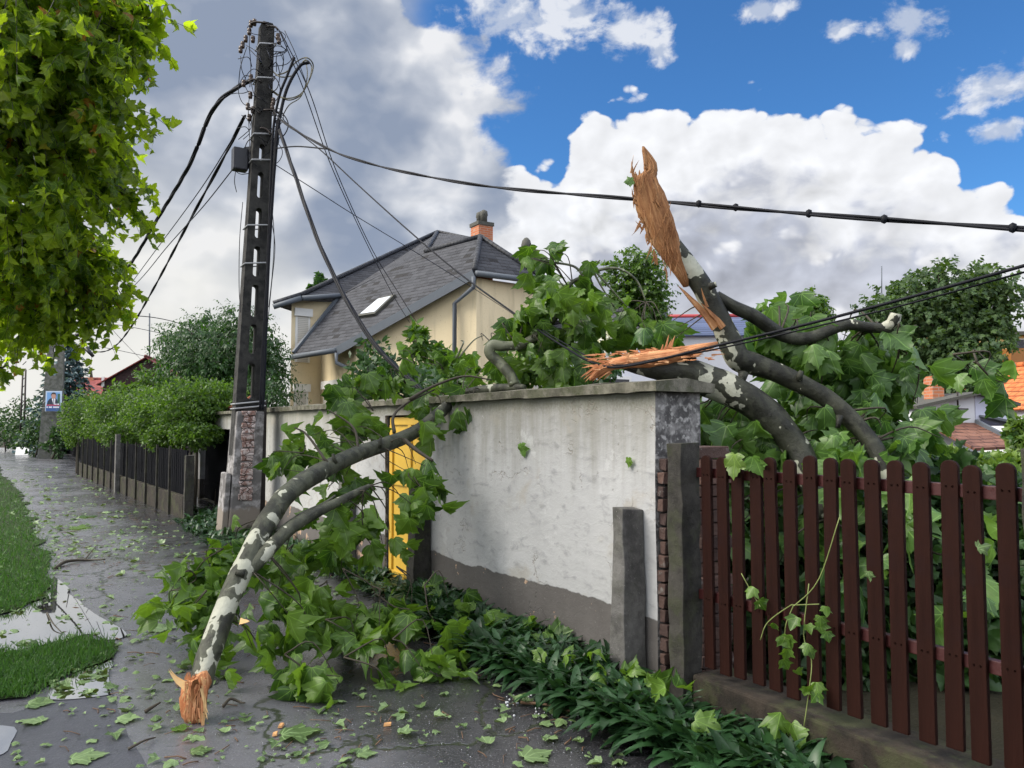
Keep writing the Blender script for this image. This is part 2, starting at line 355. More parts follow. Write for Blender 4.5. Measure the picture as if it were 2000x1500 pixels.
# ------------------------------------------------------------------ materials
MT = {}
def mat(name, fn):
    m = bpy.data.materials.new(name); m.use_nodes = True; nt = m.node_tree; nt.nodes.clear(); g = G(nt)
    out = g.n('ShaderNodeOutputMaterial'); sh = fn(g); g.L.new(sh, out.inputs[0]); MT[name] = m; return m
def bsdf(g, col, rough=.8, normal=None, spec=.4, metal=0.0, **kw):
    nd = g.n('ShaderNodeBsdfPrincipled', {'Base Color': col, 'Roughness': rough, 'Specular IOR Level': spec, 'Metallic': metal})
    if normal is not None: g.put(nd.inputs['Normal'], normal)
    for k, v in kw.items(): g.put(nd.inputs[k.replace('_', ' ')], v)
    return nd.outputs[0]
def obj_co(g): return g.n('ShaderNodeTexCoord').outputs['Object']
def uvs(g): return g.n('ShaderNodeTexCoord').outputs['UV']
def rnd(g): return g.n('ShaderNodeAttribute', attribute_name='rnd').outputs['Fac']
def plain(name, col, rough=.7, var=.25, scale=6, bump=.15, metal=0.0, spec=.4, grime=None, dist=.01):
    def f(g):
        p = obj_co(g); n = g.noise(p, scale, 6, .6); n2 = g.noise(p, scale*7, 3, .6)
        k = g.m('ADD', 1-var, g.m('MULTIPLY', g.m('ADD', g.m('MULTIPLY', n, .7), g.m('MULTIPLY', n2, .3)), 2*var))
        c = g.mix(1, col, g.n('ShaderNodeCombineColor', {0: k, 1: k, 2: k}).outputs[0], 'MULTIPLY')
        if grime: c = g.mix(g.ss(g.noise(p, scale*.6, 5, .65, .4), .48, .72), c, grime)
        return bsdf(g, c, rough, g.bump(g.m('ADD', n2, g.m('MULTIPLY', n, .6)), bump, dist), spec, metal)
    return mat(name, f)
def leafmat(name, top, pale, trans=.35, veins=True, rough=.42, sick=None, hue=.5):
    """broad-leaf material: per-leaf tone, pale veins from the leaf base, light passing through"""
    def f(g):
        r = rnd(g); c = g.mix(g.ss(r, .0, 1.0, kind='LINEAR'), top, pale)
        if sick: c = g.mix(g.ss(r, .975, .98), c, sick)
        u = g.sep(uvs(g))
        if veins:
            x, y = u[0], g.m('SUBTRACT', u[1], .02); ang = g.m('ARCTAN2', x, y); st = math.radians(38)
            dv = g.m('MULTIPLY', g.m('PINGPONG', g.m('ADD', g.m('ABSOLUTE', ang), 0), st/2), 1.0)
            dv = g.m('MULTIPLY', dv, g.m('LENGTH' if False else 'SQRT', g.m('ADD', g.m('MULTIPLY', x, x), g.m('MULTIPLY', y, y))))
            # side veins
            sv = g.m('ABSOLUTE', g.m('SINE', g.m('MULTIPLY', g.m('SUBTRACT', u[1], g.m('MULTIPLY', g.m('ABSOLUTE', x), .9)), 30)))
            vein = g.m('MAXIMUM', g.ss(dv, .016, .004), g.m('MULTIPLY', g.ss(sv, .16, .0), .35))
            c = g.mix(g.m('MULTIPLY', vein, .5), c, tuple(min(1, v*2.2+.02) for v in pale))
        c = g.mix(g.m('MULTIPLY', g.noise(obj_co(g), 3.5, 2), .35), c, tuple(v*.55 for v in top))
        geo = g.n('ShaderNodeNewGeometry').outputs['Backfacing']
        c = g.mix(g.m('MULTIPLY', geo, .5), c, tuple(v*1.25+.012 for v in pale))
        a = bsdf(g, c, rough, None, .45)
        tc = g.mix(1.0, c, (1.5, 1.55, .5), 'MULTIPLY')
        t = g.n('ShaderNodeBsdfTranslucent', {'Color': tc}).outputs[0]
        nd = g.n('ShaderNodeMixShader', {0: trans}); g.L.new(a, nd.inputs[1]); g.L.new(t, nd.inputs[2]); return nd.outputs[0]
    return mat(name, f)
leafmat('leaf_crown', (.065, .14, .010), (.28, .37, .028), .64, sick=(.30, .11, .02))
leafmat('leaf_fallen', (.034, .088, .013), (.125, .225, .032), .36)
leafmat('leaf_broken', (.038, .098, .024), (.13, .24, .055), .34)
leafmat('leaf_litter', (.055, .10, .030), (.19, .28, .12), .1)
leafmat('leaf_strap', (.007, .028, .008), (.026, .078, .024), .15, veins=False, rough=.42)
leafmat('leaf_hedge', (.024, .072, .009), (.095, .18, .022), .36, veins=False, rough=.5)
leafmat('leaf_dark', (.012, .040, .012), (.04, .10, .022), .25, veins=False, rough=.5)
leafmat('leaf_acacia', (.012, .046, .011), (.038, .105, .020), .34, veins=False, rough=.5)
leafmat('leaf_far', (.022, .058, .018), (.075, .135, .036), .32, veins=False, rough=.6)
leafmat('leaf_spruce', (.035, .075, .08), (.12, .19, .215), .1, veins=False, rough=.7)
leafmat('leaf_grass', (.022, .080, .012), (.065, .165, .028), .25, veins=False, rough=.5)
leafmat('leaf_white', (.5, .5, .48), (.7, .7, .66), .2, veins=False)
leafmat('leaf_vine', (.035, .095, .022), (.14, .22, .04), .3)
def f_bark(g, K=1.0):
    p = obj_co(g); w = g.v('ADD', p, g.v('SCALE', g.v('SUBTRACT', g.noise(p, 7, 3, .5, out=1), (.5, .5, .5)), scale=.16))
    st = g.v('MULTIPLY', w, (1, 1, .8))
    n = g.noise(st, 8.5, 2.0, .45, .3); n2 = g.noise(g.v('ADD', st, (7, 3, 1)), 9, 2, .45, .4)
    k = rnd(g)                                              # share of pale patches along the limb
    thr = g.m('MULTIPLY_ADD', k, -.165, .665)
    pale = g.ss(n, thr, g.m('ADD', thr, .012)); skin = g.ss(n, g.m('SUBTRACT', thr, .045), g.m('SUBTRACT', thr, .03)); mid = g.ss(n2, .38, .62)
    dark = g.mix(g.noise(p, 22, 5, .65), tuple(K*v for v in (.016, .017, .013)), tuple(K*v for v in (.055, .058, .042)))
    olive = g.mix(g.noise(p, 14, 4), tuple(K*v for v in (.075, .085, .055)), tuple(K*v for v in (.15, .155, .11)))
    cream = g.mix(g.noise(p, 9, 4), (.25, .26, .20), (.46, .46, .38))
    c = g.mix(g.m('MULTIPLY', mid, .75), dark, olive); c = g.mix(g.m('MULTIPLY', skin, .55), c, olive); c = g.mix(pale, c, cream); c = g.mix(g.m('MULTIPLY', g.ss(g.noise(p, 34, 4, .7), .60, .72), .5), c, (.05, .05, .04))
    h = g.m('ADD', g.m('MULTIPLY', pale, -.35), g.m('MULTIPLY', g.noise(p, 40, 5, .6), .5))
    return bsdf(g, c, .6, g.bump(g.m('ADD', h, g.m('MULTIPLY', g.noise(p, 15, 4, .6), .9)), .75, .012), .3)
mat('bark', lambda g: f_bark(g, .72)); mat('bark_dark', lambda g: f_bark(g, .38))
def f_bark2(g):                                           # smooth olive-grey young bark
    p = obj_co(g); n = g.noise(p, 9, 4, .55, .4)
    c = g.mix(g.ss(n, .42, .58), (.05, .055, .035), (.13, .14, .09)); c = g.mix(g.ss(g.noise(g.v('ADD', p, (3, 1, 2)), 11, 2), .66, .68), c, (.30, .33, .25))
    return bsdf(g, c, .5, g.bump(g.noise(p, 45, 5, .6), .4, .006), .35)
mat('bark_young', f_bark2)
plain('twig', (.040, .033, .022), .7, .4, 20)
plain('twig_green', (.16, .20, .06), .6, .2, 20)
def f_torn(g):
    u = g.sep(uvs(g)); p = g.comb(g.m('MULTIPLY', u[0], 34), g.m('MULTIPLY', u[1], 3.2), rnd(g)); q = obj_co(g)
    n = g.noise(p, 1.0, 6, .62, .6); n2 = g.noise(q, 9, 4, .6)
    c = g.ramp(g.m('ADD', g.m('MULTIPLY', n, .62), g.m('MULTIPLY', n2, .42)), [(.28, (.15, .04, .016)), (.42, (.38, .135, .055)), (.56, (.56, .26, .12)), (.76, (.74, .50, .27))])
    return bsdf(g, c, .7, g.bump(n, .8, .012), .25)
mat('torn_wood', f_torn)
def f_tornb(g):                                           # browner, more weathered inner wood
    q = obj_co(g); u = g.sep(uvs(g)); p = g.comb(g.m('MULTIPLY', u[0], 26), g.m('MULTIPLY', u[1], 2.6), 0)
    n = g.noise(p, 1.0, 6, .62, .8); n2 = g.noise(q, 6, 4, .6)
    c = g.ramp(g.m('ADD', g.m('MULTIPLY', n, .55), g.m('MULTIPLY', n2, .5)), [(.28, (.07, .026, .012)), (.42, (.19, .078, .030)), (.56, (.31, .15, .062)), (.76, (.47, .29, .15))])
    return bsdf(g, c, .72, g.bump(n, .9, .014), .25)
mat('torn_wood_brown', f_tornb)
def f_plaster(g):
    p = obj_co(g); x, y, z = g.sep(p)[0:3]
    sh = g.v('MULTIPLY', p, (1.0, 1.0, 2.0))                 # horizontal trowel marks
    nt_ = g.noise(sh, 7, 6, .62, .3); nb = g.noise(p, 1.7, 5, .6); nf = g.noise(p, 46, 5, .65)
    white = g.mix(nb, (.29, .295, .30), (.49, .495, .50))
    white = g.mix(g.ss(nt_, .50, .72), white, (.275, .28, .285))
    # rain-washed grime below the coping
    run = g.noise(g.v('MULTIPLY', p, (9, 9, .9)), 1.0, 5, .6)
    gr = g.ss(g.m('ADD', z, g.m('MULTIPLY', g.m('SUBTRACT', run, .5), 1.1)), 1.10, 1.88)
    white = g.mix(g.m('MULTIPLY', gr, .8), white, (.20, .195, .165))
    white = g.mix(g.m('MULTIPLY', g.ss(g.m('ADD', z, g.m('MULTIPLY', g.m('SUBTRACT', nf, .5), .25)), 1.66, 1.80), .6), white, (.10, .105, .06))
    near = g.ss(x, -4.2, -8.5); white = g.mix(g.m('MULTIPLY', near, .30), white, (.31, .315, .27))
    # little pits and flaked spots
    pit = g.ss(g.noise(g.v('MULTIPLY', p, (1.4, 1.4, .8)), 15, 5, .7), .665, .70)
    pit = g.m('MULTIPLY', pit, g.ss(z, .5, 1.3))
    white = g.mix(g.m('MULTIPLY', pit, .8), white, (.17, .15, .12)); white = g.mix(g.m('MULTIPLY', g.ss(g.noise(g.v('ADD', p, (2.2, 0, 5.1)), 2.3, 5, .65, .4), .56, .68), .5), white, (.33, .305, .255)); white = g.mix(g.m('MULTIPLY', g.ss(g.noise(p, 3.1, 6, .7), .60, .64), .4), white, (.50, .505, .51))
    cr = g.vor(g.v('ADD', p, g.v('SCALE', g.v('SUBTRACT', g.noise(p, 5, 4, out=1), (.5, .5, .5)), scale=.5)), 1.6, 'DISTANCE_TO_EDGE')
    crack = g.m('MULTIPLY', g.ss(cr, .012, .002), g.ss(g.noise(p, 2.1, 2), .5, .6)); white = g.mix(g.m('MULTIPLY', crack, .6), white, (.22, .2, .17))
    dado = g.mix(g.noise(p, 4, 5, .6), (.075, .069, .066), (.135, .127, .122)); dado = g.mix(g.ss(nf, .62, .72), dado, (.18, .175, .17))
    chip = g.ss(g.noise(g.v('ADD', p, (4.1, 0, 2.7)), 3.4, 5, .62), .61, .625)
    dado = g.mix(chip, dado, g.mix(nf, (.34, .16, .09), (.50, .42, .32)))
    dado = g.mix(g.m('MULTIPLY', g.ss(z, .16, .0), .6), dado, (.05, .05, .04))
    edge = g.m('ADD', z, g.m('ADD', g.m('MULTIPLY', g.m('SUBTRACT', g.noise(p, 9, 4), .5), .05), g.m('MULTIPLY', g.m('SUBTRACT', g.noise(p, 1.1, 2), .5), .14)))
    isd = g.ss(edge, .437, .425); c = g.mix(isd, white, dado)
    h = g.m('ADD', g.m('ADD', g.m('MULTIPLY', nt_, .55), g.m('MULTIPLY', nf, .25)), g.m('ADD', g.m('MULTIPLY', pit, -.8), g.m('ADD', g.m('MULTIPLY', crack, -.5), g.m('MULTIPLY', isd, -.2))))
    return bsdf(g, c, .85, g.bump(h, .6, .015), .2)
mat('plaster', f_plaster)
def f_plaster_end(g):                                     # bare, blackened end of the wall
    p = obj_co(g); n = g.noise(p, 8, 6, .7, .4); c = g.mix(g.ss(n, .42, .62), (.08, .078, .078), (.25, .245, .24)); c = g.mix(g.ss(g.noise(p, 26, 4), .52, .66), c, (.36, .355, .345))
    return bsdf(g, c, .9, g.bump(n, .8, .02), .15)
mat('plaster_end', f_plaster_end)
def concrete(name, a, b, moss=.0, wet=.0, sc=7):
    def f(g):
        p = obj_co(g); n = g.noise(p, sc, 6, .65, .2); nf = g.noise(p, 60, 4, .7)
        c = g.mix(g.ss(n, .35, .65), a, b); c = g.mix(g.ss(nf, .62, .75), c, tuple(min(1, v*1.9) for v in b))
        if moss: c = g.mix(g.m('MULTIPLY', g.ss(g.noise(p, 5.5, 5, .65), .46, .62), moss), c, (.045, .055, .02))
        c = g.mix(g.ss(g.vor(p, 55), .10, .03), c, tuple(v*.4 for v in a))
        return bsdf(g, c, .85-wet, g.bump(g.m('ADD', n, g.m('MULTIPLY', nf, .5)), .6, .012), .3)
    return mat(name, f)
concrete('coping', (.075, .072, .055), (.19, .18, .145), .55)
concrete('post_concrete', (.062, .060, .058), (.14, .136, .13), .15)
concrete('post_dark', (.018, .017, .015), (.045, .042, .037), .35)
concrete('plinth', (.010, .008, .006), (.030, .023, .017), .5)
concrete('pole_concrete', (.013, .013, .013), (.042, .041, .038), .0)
concrete('pole_far', (.10, .105, .095), (.17, .17, .155), .4)
def f_base(g):
    p = obj_co(g); x, y, z = g.sep(p)[0:3]; n = g.noise(p, 9, 6, .65)
    c = g.mix(g.ss(n, .36, .62), (.10, .095, .092), (.34, .33, .335)); c = g.mix(g.ss(g.noise(p, 4, 3), .45, .6), c, (.13, .125, .125))
    c = g.mix(g.ss(g.m('ADD', z, g.m('MULTIPLY', n, .2)), .52, .44), c, (.20, .175, .15))
    return bsdf(g, c, .85, g.bump(n, .7, .015), .2)
mat('pole_foot', f_base)
def f_infill(g):                                          # crumbling brick infill in the pole foot
    p = obj_co(g); n = g.noise(p, 12, 5, .7, .8); v = g.vor(g.v('MULTIPLY', p, (5, 5, 8)), 1.5, 'DISTANCE_TO_EDGE')
    c = g.mix(g.ss(n, .40, .6), (.22, .13, .11), (.50, .44, .43)); c = g.mix(g.ss(v, .06, .02), c, (.07, .045, .04))
    return bsdf(g, c, .9, g.bump(g.m('ADD', n, v), .9, .03), .15)
mat('brick_infill', f_infill)
def f_brick_end(g):
    p = obj_co(g); n = g.noise(p, 14, 6, .7); r = rnd(g)
    c = g.mix(r, (.055, .038, .035), (.12, .075, .062)); c = g.mix(g.ss(n, .55, .7), c, (.16, .15, .14)); return bsdf(g, c, .9, g.bump(n, .9, .02), .15)
mat('brick_end', f_brick_end)
def f_stain(g):                                           # dark red-brown wood stain, wet
    p = obj_co(g); r = rnd(g); n = g.noise(g.v('MULTIPLY', p, (14, 14, 1.2)), 2.2, 5, .6)
    c = g.mix(n, (.007, .0025, .0018), (.024, .0082, .0058)); c = g.mix(g.m('MULTIPLY', g.ss(g.noise(p, 5, 4), .5, .7), .5), c, (.010, .005, .006))
    return bsdf(g, c, g.m('MULTIPLY_ADD', g.noise(p, 12, 3), .2, .55), g.bump(n, .6, .008), .08)
mat('red_stain', f_stain)
plain('red_rail', (.040, .0075, .007), .5, .3, 9, .2)
def f_yellow(g):
    p = obj_co(g); n = g.noise(p, 5, 5, .6); c = g.mix(n, (.62, .38, .045), (.74, .48, .07)); c = g.mix(g.ss(g.noise(p, 16, 5, .7), .66, .72), c, (.30, .15, .04))
    return bsdf(g, c, .5, g.bump(n, .15, .01), .4)
mat('yellow_paint', f_yellow)
plain('gap_dark', (.006, .006, .007), .9, .2)
plain('black_door', (.0035, .004, .006), .85, .3, 5, spec=.06)
plain('cable', (.006, .007, .011), .6, .1, 9, 0, spec=.15)
plain('cable_grey', (.028, .032, .045), .6, .1, 9, 0, spec=.15)
plain('cable_tan', (.11, .10, .06), .5, .2, 9, 0)
plain('box_black', (.010, .011, .016), .4, .2, 9, .1)
plain('steel_band', (.42, .43, .45), .45, .15, 9, .1, metal=.6)
plain('porcelain', (.05, .03, .02), .25, .2)
plain('pipe_dark', (.020, .014, .012), .5, .3, 6, .2)
def f_house(g):
    p = obj_co(g); n = g.noise(p, .8, 5, .6); run = g.noise(g.v('MULTIPLY', p, (3, 3, .25)), 1.0, 4, .6)
    c = g.mix(n, (.66, .55, .35), (.75, .64, .44)); c = g.mix(g.m('MULTIPLY', g.ss(run, .52, .72), .55), c, (.44, .37, .24)); c = g.mix(g.ss(g.noise(p, 30, 4), .63, .72), c, (.47, .37, .20))
    return bsdf(g, c, .9, g.bump(g.noise(p, 25, 4), .3, .02), .15)
mat('house_yellow', f_house)
def f_house2(g):
    p = obj_co(g); n = g.noise(p, .8, 5, .6); c = g.mix(n, (.60, .41, .14), (.70, .50, .19)); return bsdf(g, c, .9, g.bump(g.noise(p, 25, 4), .3, .02), .15)
mat('house_ochre', f_house2)
def roofmat(name, cols, bw, bh, lost=.0, mortar=(.03, .03, .035), rough=.55):
    def f(g):
        u = uvs(g); b = g.n('ShaderNodeTexBrick', {'Vector': u, 'Color1': cols[0], 'Color2': cols[1], 'Mortar': mortar, 'Scale': 1.0, 'Mortar Size': .016, 'Mortar Smooth': .2, 'Bias': 0, 'Brick Width': bw, 'Row Height': bh})
        n = g.noise(u, 1.3, 5, .6); c = g.mix(g.m('MULTIPLY', n, .6), b.outputs[0], tuple(v*.6 for v in cols[0]))
        s = g.sep(u); row = g.m('FRACT', g.m('DIVIDE', s[1], bh)); c = g.mix(g.ss(row, .30, .05), c, tuple(v*.22 for v in cols[0]))
        cell = g.comb(g.m('FLOOR', g.m('DIVIDE', s[0], bw)), g.m('FLOOR', g.m('DIVIDE', s[1], bh)), 0)
        wn = g.n('ShaderNodeTexWhiteNoise', {'Vector': cell}).outputs[0]; c = g.mix(g.m('MULTIPLY', wn, .45), c, tuple(min(1, v*1.35) for v in cols[1]))
        if lost: c = g.mix(g.ss(wn, 1-lost, 1-lost+.01), c, (.02, .02, .022))
        return bsdf(g, c, rough, g.bump(g.m('ADD', row, g.m('MULTIPLY', b.outputs[1], -.6)), .8, .03), .2)
    return mat(name, f)
roofmat('slate', ((.036, .038, .046), (.064, .067, .077)), .34, .165, .05, rough=.75)
roofmat('slate_dark', ((.03, .033, .04), (.05, .053, .062)), .42, .155)
roofmat('tile_orange', ((.50, .135, .045), (.62, .19, .07)), .26, .30, mortar=(.14, .04, .02))
roofmat('tile_red', ((.20, .045, .045), (.27, .07, .06)), .3, .32, mortar=(.08, .02, .02))
roofmat('tile_brown', ((.13, .06, .045), (.2, .10, .07)), .26, .26, mortar=(.04, .02, .02))
roofmat('metal_blue', ((.075, .095, .17), (.10, .125, .21)), 3.0, .38, mortar=(.015, .02, .04), rough=.4)
plain('metal_red', (.30, .03, .035), .5, .2, 3)
def f_brick(g):
    b = g.n('ShaderNodeTexBrick', {'Vector': uvs(g), 'Color1': (.42, .13, .06, 1), 'Color2': (.52, .19, .09, 1), 'Mortar': (.40, .30, .24, 1), 'Scale': 1.0, 'Mortar Size': .010, 'Brick Width': .25, 'Row Height': .075})
    c = g.mix(g.m('MULTIPLY', g.noise(obj_co(g), 4, 5), .5), b.outputs[0], (.28, .10, .05)); return bsdf(g, c, .85, g.bump(b.outputs[1], -.5, .01), .2)
mat('brick_red', f_brick)
plain('cowl', (.07, .07, .06), .8, .4, 6, .4)
plain('gutter', (.09, .105, .125), .6, .2, 4, .05)
def f_shutter(g):
    p = obj_co(g); z = g.sep(p)[2]; row = g.m('FRACT', g.m('MULTIPLY', z, 16)); c = g.mix(g.ss(row, .25, .0), (.60, .58, .53), (.20, .19, .18)); return bsdf(g, c, .6, g.bump(row, .5, .02), .3)
mat('shutter', f_shutter)
plain('white_frame', (.72, .72, .70), .5, .1, 6, .05)
mat('glass', lambda g: bsdf(g, (.05, .06, .08), .06, None, .8))
mat('skylight_glass', lambda g: bsdf(g, (.62, .66, .72), .15, None, .8))
plain('white_wall', (.68, .69, .73), .85, .1, 2, .2)
plain('white_wall_blue', (.58, .60, .74), .85, .1, 2, .2)
plain('apartment', (.66, .47, .20), .85, .1, 2, .2)
plain('brown_panel', (.26, .11, .03), .6, .2, 3, .1)
plain('dark_window', (.02, .022, .03), .2, .2)
def f_path(g):
    p = obj_co(g); ys = g.m('SUBTRACT', g.v('DOT_PRODUCT', p, tuple(UY)), W0.dot(UY)); pale_side = g.ss(g.m('ADD', ys, g.m('MULTIPLY', g.m('SUBTRACT', g.noise(p, 1.2, 4), .5), 1.2)), -1.35, -2.2); n = g.noise(p, .9, 5, .6, .3); nf = g.noise(p, 95, 3, .7); na = g.noise(p, 7, 6, .65)  # asphalt turns paler away from the wall, with a ragged border
    c = g.mix(g.ss(n, .35, .65), (.016, .016, .019), (.034, .034, .040)); c = g.mix(pale_side, c, g.mix(na, (.075, .075, .086), (.13, .13, .148))); c = g.mix(g.ss(nf, .58, .70), c, (.24, .24, .25)); c = g.mix(g.ss(g.vor(p, 120), .16, .05), c, (.20, .195, .19)); c = g.mix(g.ss(na, .60, .75), c, (.018, .018, .02))
    wet = g.ss(g.m('ADD', n, g.m('MULTIPLY', g.m('SUBTRACT', na, .5), .7)), .34, .66)
    r = g.m('MULTIPLY_ADD', wet, -.22, .34)
    cr = g.vor(g.v('ADD', p, g.v('SCALE', g.v('SUBTRACT', g.noise(p, 2.5, 4, out=1), (.5, .5, .5)), scale=.7)), .42, 'DISTANCE_TO_EDGE')
    crack = g.ss(cr, .012, .002); c = g.mix(g.m('MULTIPLY', crack, .85), c, (.016, .022, .008))
    h = g.m('ADD', g.m('MULTIPLY', nf, .5), g.m('ADD', g.m('MULTIPLY', na, .8), g.m('MULTIPLY', crack, -1.2)))
    return bsdf(g, c, r, g.bump(h, .32, .010), .9)
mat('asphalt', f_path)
def f_slab(g):
    p = obj_co(g); n = g.noise(p, 1.4, 5, .6); nf = g.noise(p, 70, 3, .7); na = g.noise(p, 8, 6, .65)
    c = g.mix(n, (.036, .038, .047), (.072, .075, .09)); c = g.mix(g.ss(nf, .62, .74), c, (.16, .16, .18)); c = g.mix(g.ss(na, .58, .72), c, (.02, .022, .022))
    return bsdf(g, c, g.m('MULTIPLY_ADD', na, -.3, .52), g.bump(g.m('ADD', g.m('MULTIPLY', nf, .5), na), .45, .012), .5)
mat('asphalt_slab', f_slab)
def f_soil(g):
    p = obj_co(g); n = g.noise(p, 2, 6, .65); c = g.mix(n, (.012, .013, .008), (.04, .035, .022)); return bsdf(g, c, .9, g.bump(g.noise(p, 25, 5), .8, .03), .2)
mat('soil', f_soil)
def f_turf(g):
    p = obj_co(g); n = g.noise(p, 3, 6, .65); c = g.mix(n, (.012, .022, .006), (.03, .055, .014)); return bsdf(g, c, .9, g.bump(g.noise(p, 35, 5), .9, .03), .2)
mat('turf', f_turf)
def f_puddle(g):
    nb = g.bump(g.noise(obj_co(g), 6, 2), .006, .01); mud = bsdf(g, (.022, .020, .017), .02, nb, .5)
    gl = g.n('ShaderNodeBsdfGlossy', {'Color': (.93, .94, .95), 'Roughness': .01, 'Normal': nb}).outputs[0]
    fr = g.n('ShaderNodeLayerWeight', {'Blend': .72, 'Normal': nb}).outputs['Facing']          # water mirrors more the flatter one looks along it
    nd = g.n('ShaderNodeMixShader', {0: g.m('MULTIPLY', g.ss(fr, .05, .78, .05, 1.0, 'LINEAR'), .62)}); g.L.new(mud, nd.inputs[1]); g.L.new(gl, nd.inputs[2]); return nd.outputs[0]
mat('puddle', f_puddle)
mat('ice', lambda g: bsdf(g, (.45, .47, .50), .4, None, .5))
plain('wood_chip', (.50, .27, .11), .7, .3, 30)
plain('litter_brown', (.12, .07, .04), .7, .4, 30)
def flat(name, col, rough=.6): return mat(name, lambda g: bsdf(g, col, rough))
for nm, c in (('poster_blue', (.14, .30, .58)), ('poster_pale', (.42, .52, .66)), ('poster_navy', (.012, .03, .10)), ('poster_red', (.34, .05, .10)), ('poster_white', (.74, .76, .84)), ('poster_skin', (.42, .24, .19)), ('poster_hair', (.03, .025, .025)), ('poster_suit', (.015, .025, .05)), ('poster_green', (.03, .10, .06)), ('poster_deep', (.03, .08, .24))): flat(nm, c)
# ================================================================== ground
def sheet(name, pts, z, m, kind='structure'):
    b = MB(); pts = [Vector((p[0], p[1], z)) for p in pts]; b.poly(pts, 0); o = b.build(name, m); o['kind'] = kind; return o
def rough_ring(pts, amp=.04, step=.18, seed=0):
    out = []; n = len(pts)
    for i in range(n):
        a, b = Vector(pts[i]), Vector(pts[(i+1) % n]); L = (b-a).length; k = max(1, min(60, int(L/step)))
        for j in range(k):
            p = a.lerp(b, j/k); q = p*2.3
            out.append(p+Vector((mnoise.noise(Vector((q.x, q.y, seed))), mnoise.noise(Vector((q.x, q.y, seed+9))), 0))*amp*2)
    return out
gb = MB(); gb.poly([(-700, -60, 0), (700, -60, 0), (700, 1400, 0), (-700, 1400, 0)]); gnd_o = gb.build('ground', MT['soil']); gnd_o.location.z = -.03; gnd_o['kind'] = 'structure'
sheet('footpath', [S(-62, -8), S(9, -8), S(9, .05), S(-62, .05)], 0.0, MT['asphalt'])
g2 = [gnd(*p) for p in ((-140, 1400), (30, 1392), (100, 1370), (216, 1353), (228, 1385), (252, 1440), (285, 1500), (330, 1580), (330, 1700), (-300, 1700))]
sheet('paved_slab', rough_ring(g2, .012, .12, 4), .004, MT['asphalt_slab'])
TURF1 = [gnd(*p) for p in ((-40, 916), (2, 928), (22, 945), (43, 967), (65, 1023), (82, 1075), (100, 1131), (78, 1176), (9, 1206), (-160, 1215), (-420, 1200))]
TURF2 = [gnd(*p) for p in ((-320, 1300), (0, 1283), (65, 1268), (173, 1243), (208, 1261), (216, 1287), (173, 1305), (143, 1317), (87, 1361), (0, 1366), (-260, 1372))]
t1 = rough_ring([S(-62, -9), S(-36, -4.2)]+TURF1[1:]+[S(-7.5, -9)], .10, .12, 1); t2 = rough_ring(TURF2, .085, .07, 2)
sheet('grass_verge', t1, .016, MT['turf']); sheet('grass_verge', t2, .016, MT['turf'])
for i, ring in enumerate((((106, 1127), (126, 1140), (143, 1166), (173, 1192), (208, 1214), (240, 1231), (243, 1245), (205, 1252), (170, 1240), (80, 1262), (0, 1276), (-90, 1276), (-90, 1214), (9, 1203), (76, 1172)),
                          ((150, 1310), (175, 1303), (214, 1286), (222, 1300), (213, 1312), (217, 1352), (203, 1361), (113, 1370), (87, 1360)), ((-60, 1420), (25, 1424), (22, 1452), (8, 1474), (-60, 1486)))):
    sheet('puddle', rough_ring([Vector(q) for q in spline([tuple(gnd(*p)) for p in ring]+[tuple(gnd(*ring[0]))], 3)[:-1]], .012, .12, 5+i), .008, MT['puddle'])
# ================================================================== rendered garden wall
def wall_local(label): return thing('garden_wall', label, 'wall', W0, ANG)
wall = wall_local('long white rendered garden wall with grey painted base and crumbling coping')
WL, WT = -9.15, 1.80
def wall_block(x0, x1, z0, z1, end=False):
    b = MB(); nx = max(1, int((x1-x0)/.25)); nz = max(1, int((z1-z0)/.25))
    def pt(i, j, back=False):
        x, z = x0+(x1-x0)*i/nx, z0+(z1-z0)*j/nz
        w = .012*mnoise.noise(Vector((x*1.3, 1, z*1.3)))+.007*mnoise.noise(Vector((x*4, 2, z*4)))
        return (x, (.38 if back else 0)+(w if not back else 0), z)
    vs = [pt(i, j) for j in range(nz+1) for i in range(nx+1)]; k = len(vs); vs += [pt(i, j, True) for j in range(nz+1) for i in range(nx+1)]
    W = nx+1; q = lambda i, j, o=0: o+j*W+i
    b.add(vs, [(q(i, j), q(i+1, j), q(i+1, j+1), q(i, j+1)) for j in range(nz) for i in range(nx)]+[(q(i, j, k), q(i, j+1, k), q(i+1, j+1, k), q(i+1, j, k)) for j in range(nz) for i in range(nx)], 0)
    b.add(vs, [(q(0, j), q(0, j+1), q(0, j+1, k), q(0, j, k)) for j in range(nz)], 1 if end else 0)
    b.add(vs, [(q(nx, j), q(nx, j, k), q(nx, j+1, k), q(nx, j+1)) for j in range(nz)], 1 if end else 0)
    b.add(vs, [(q(i, 0), q(i, 0, k), q(i+1, 0, k), q(i+1, 0)) for i in range(nx)]+[(q(i, nz), q(i+1, nz), q(i+1, nz, k), q(i, nz, k)) for i in range(nx)], 0)
    return b
GX0, GX1 = -4.16, -3.20
PM = [MT['plaster'], MT['plaster_end']]
wall_block(GX1, -.004, -.05, WT, True).build('wall_panel', PM, wall); wall_block(WL, GX0, -.05, WT, True).build('wall_panel', PM, wall)
wall_block(GX0+.002, GX1-.002, 1.70, WT).build('lintel', PM, wall)
cp = MB()                                                  # coping: irregular slab with broken lips
xs = np.arange(WL-.05, .13, .09); vs = []
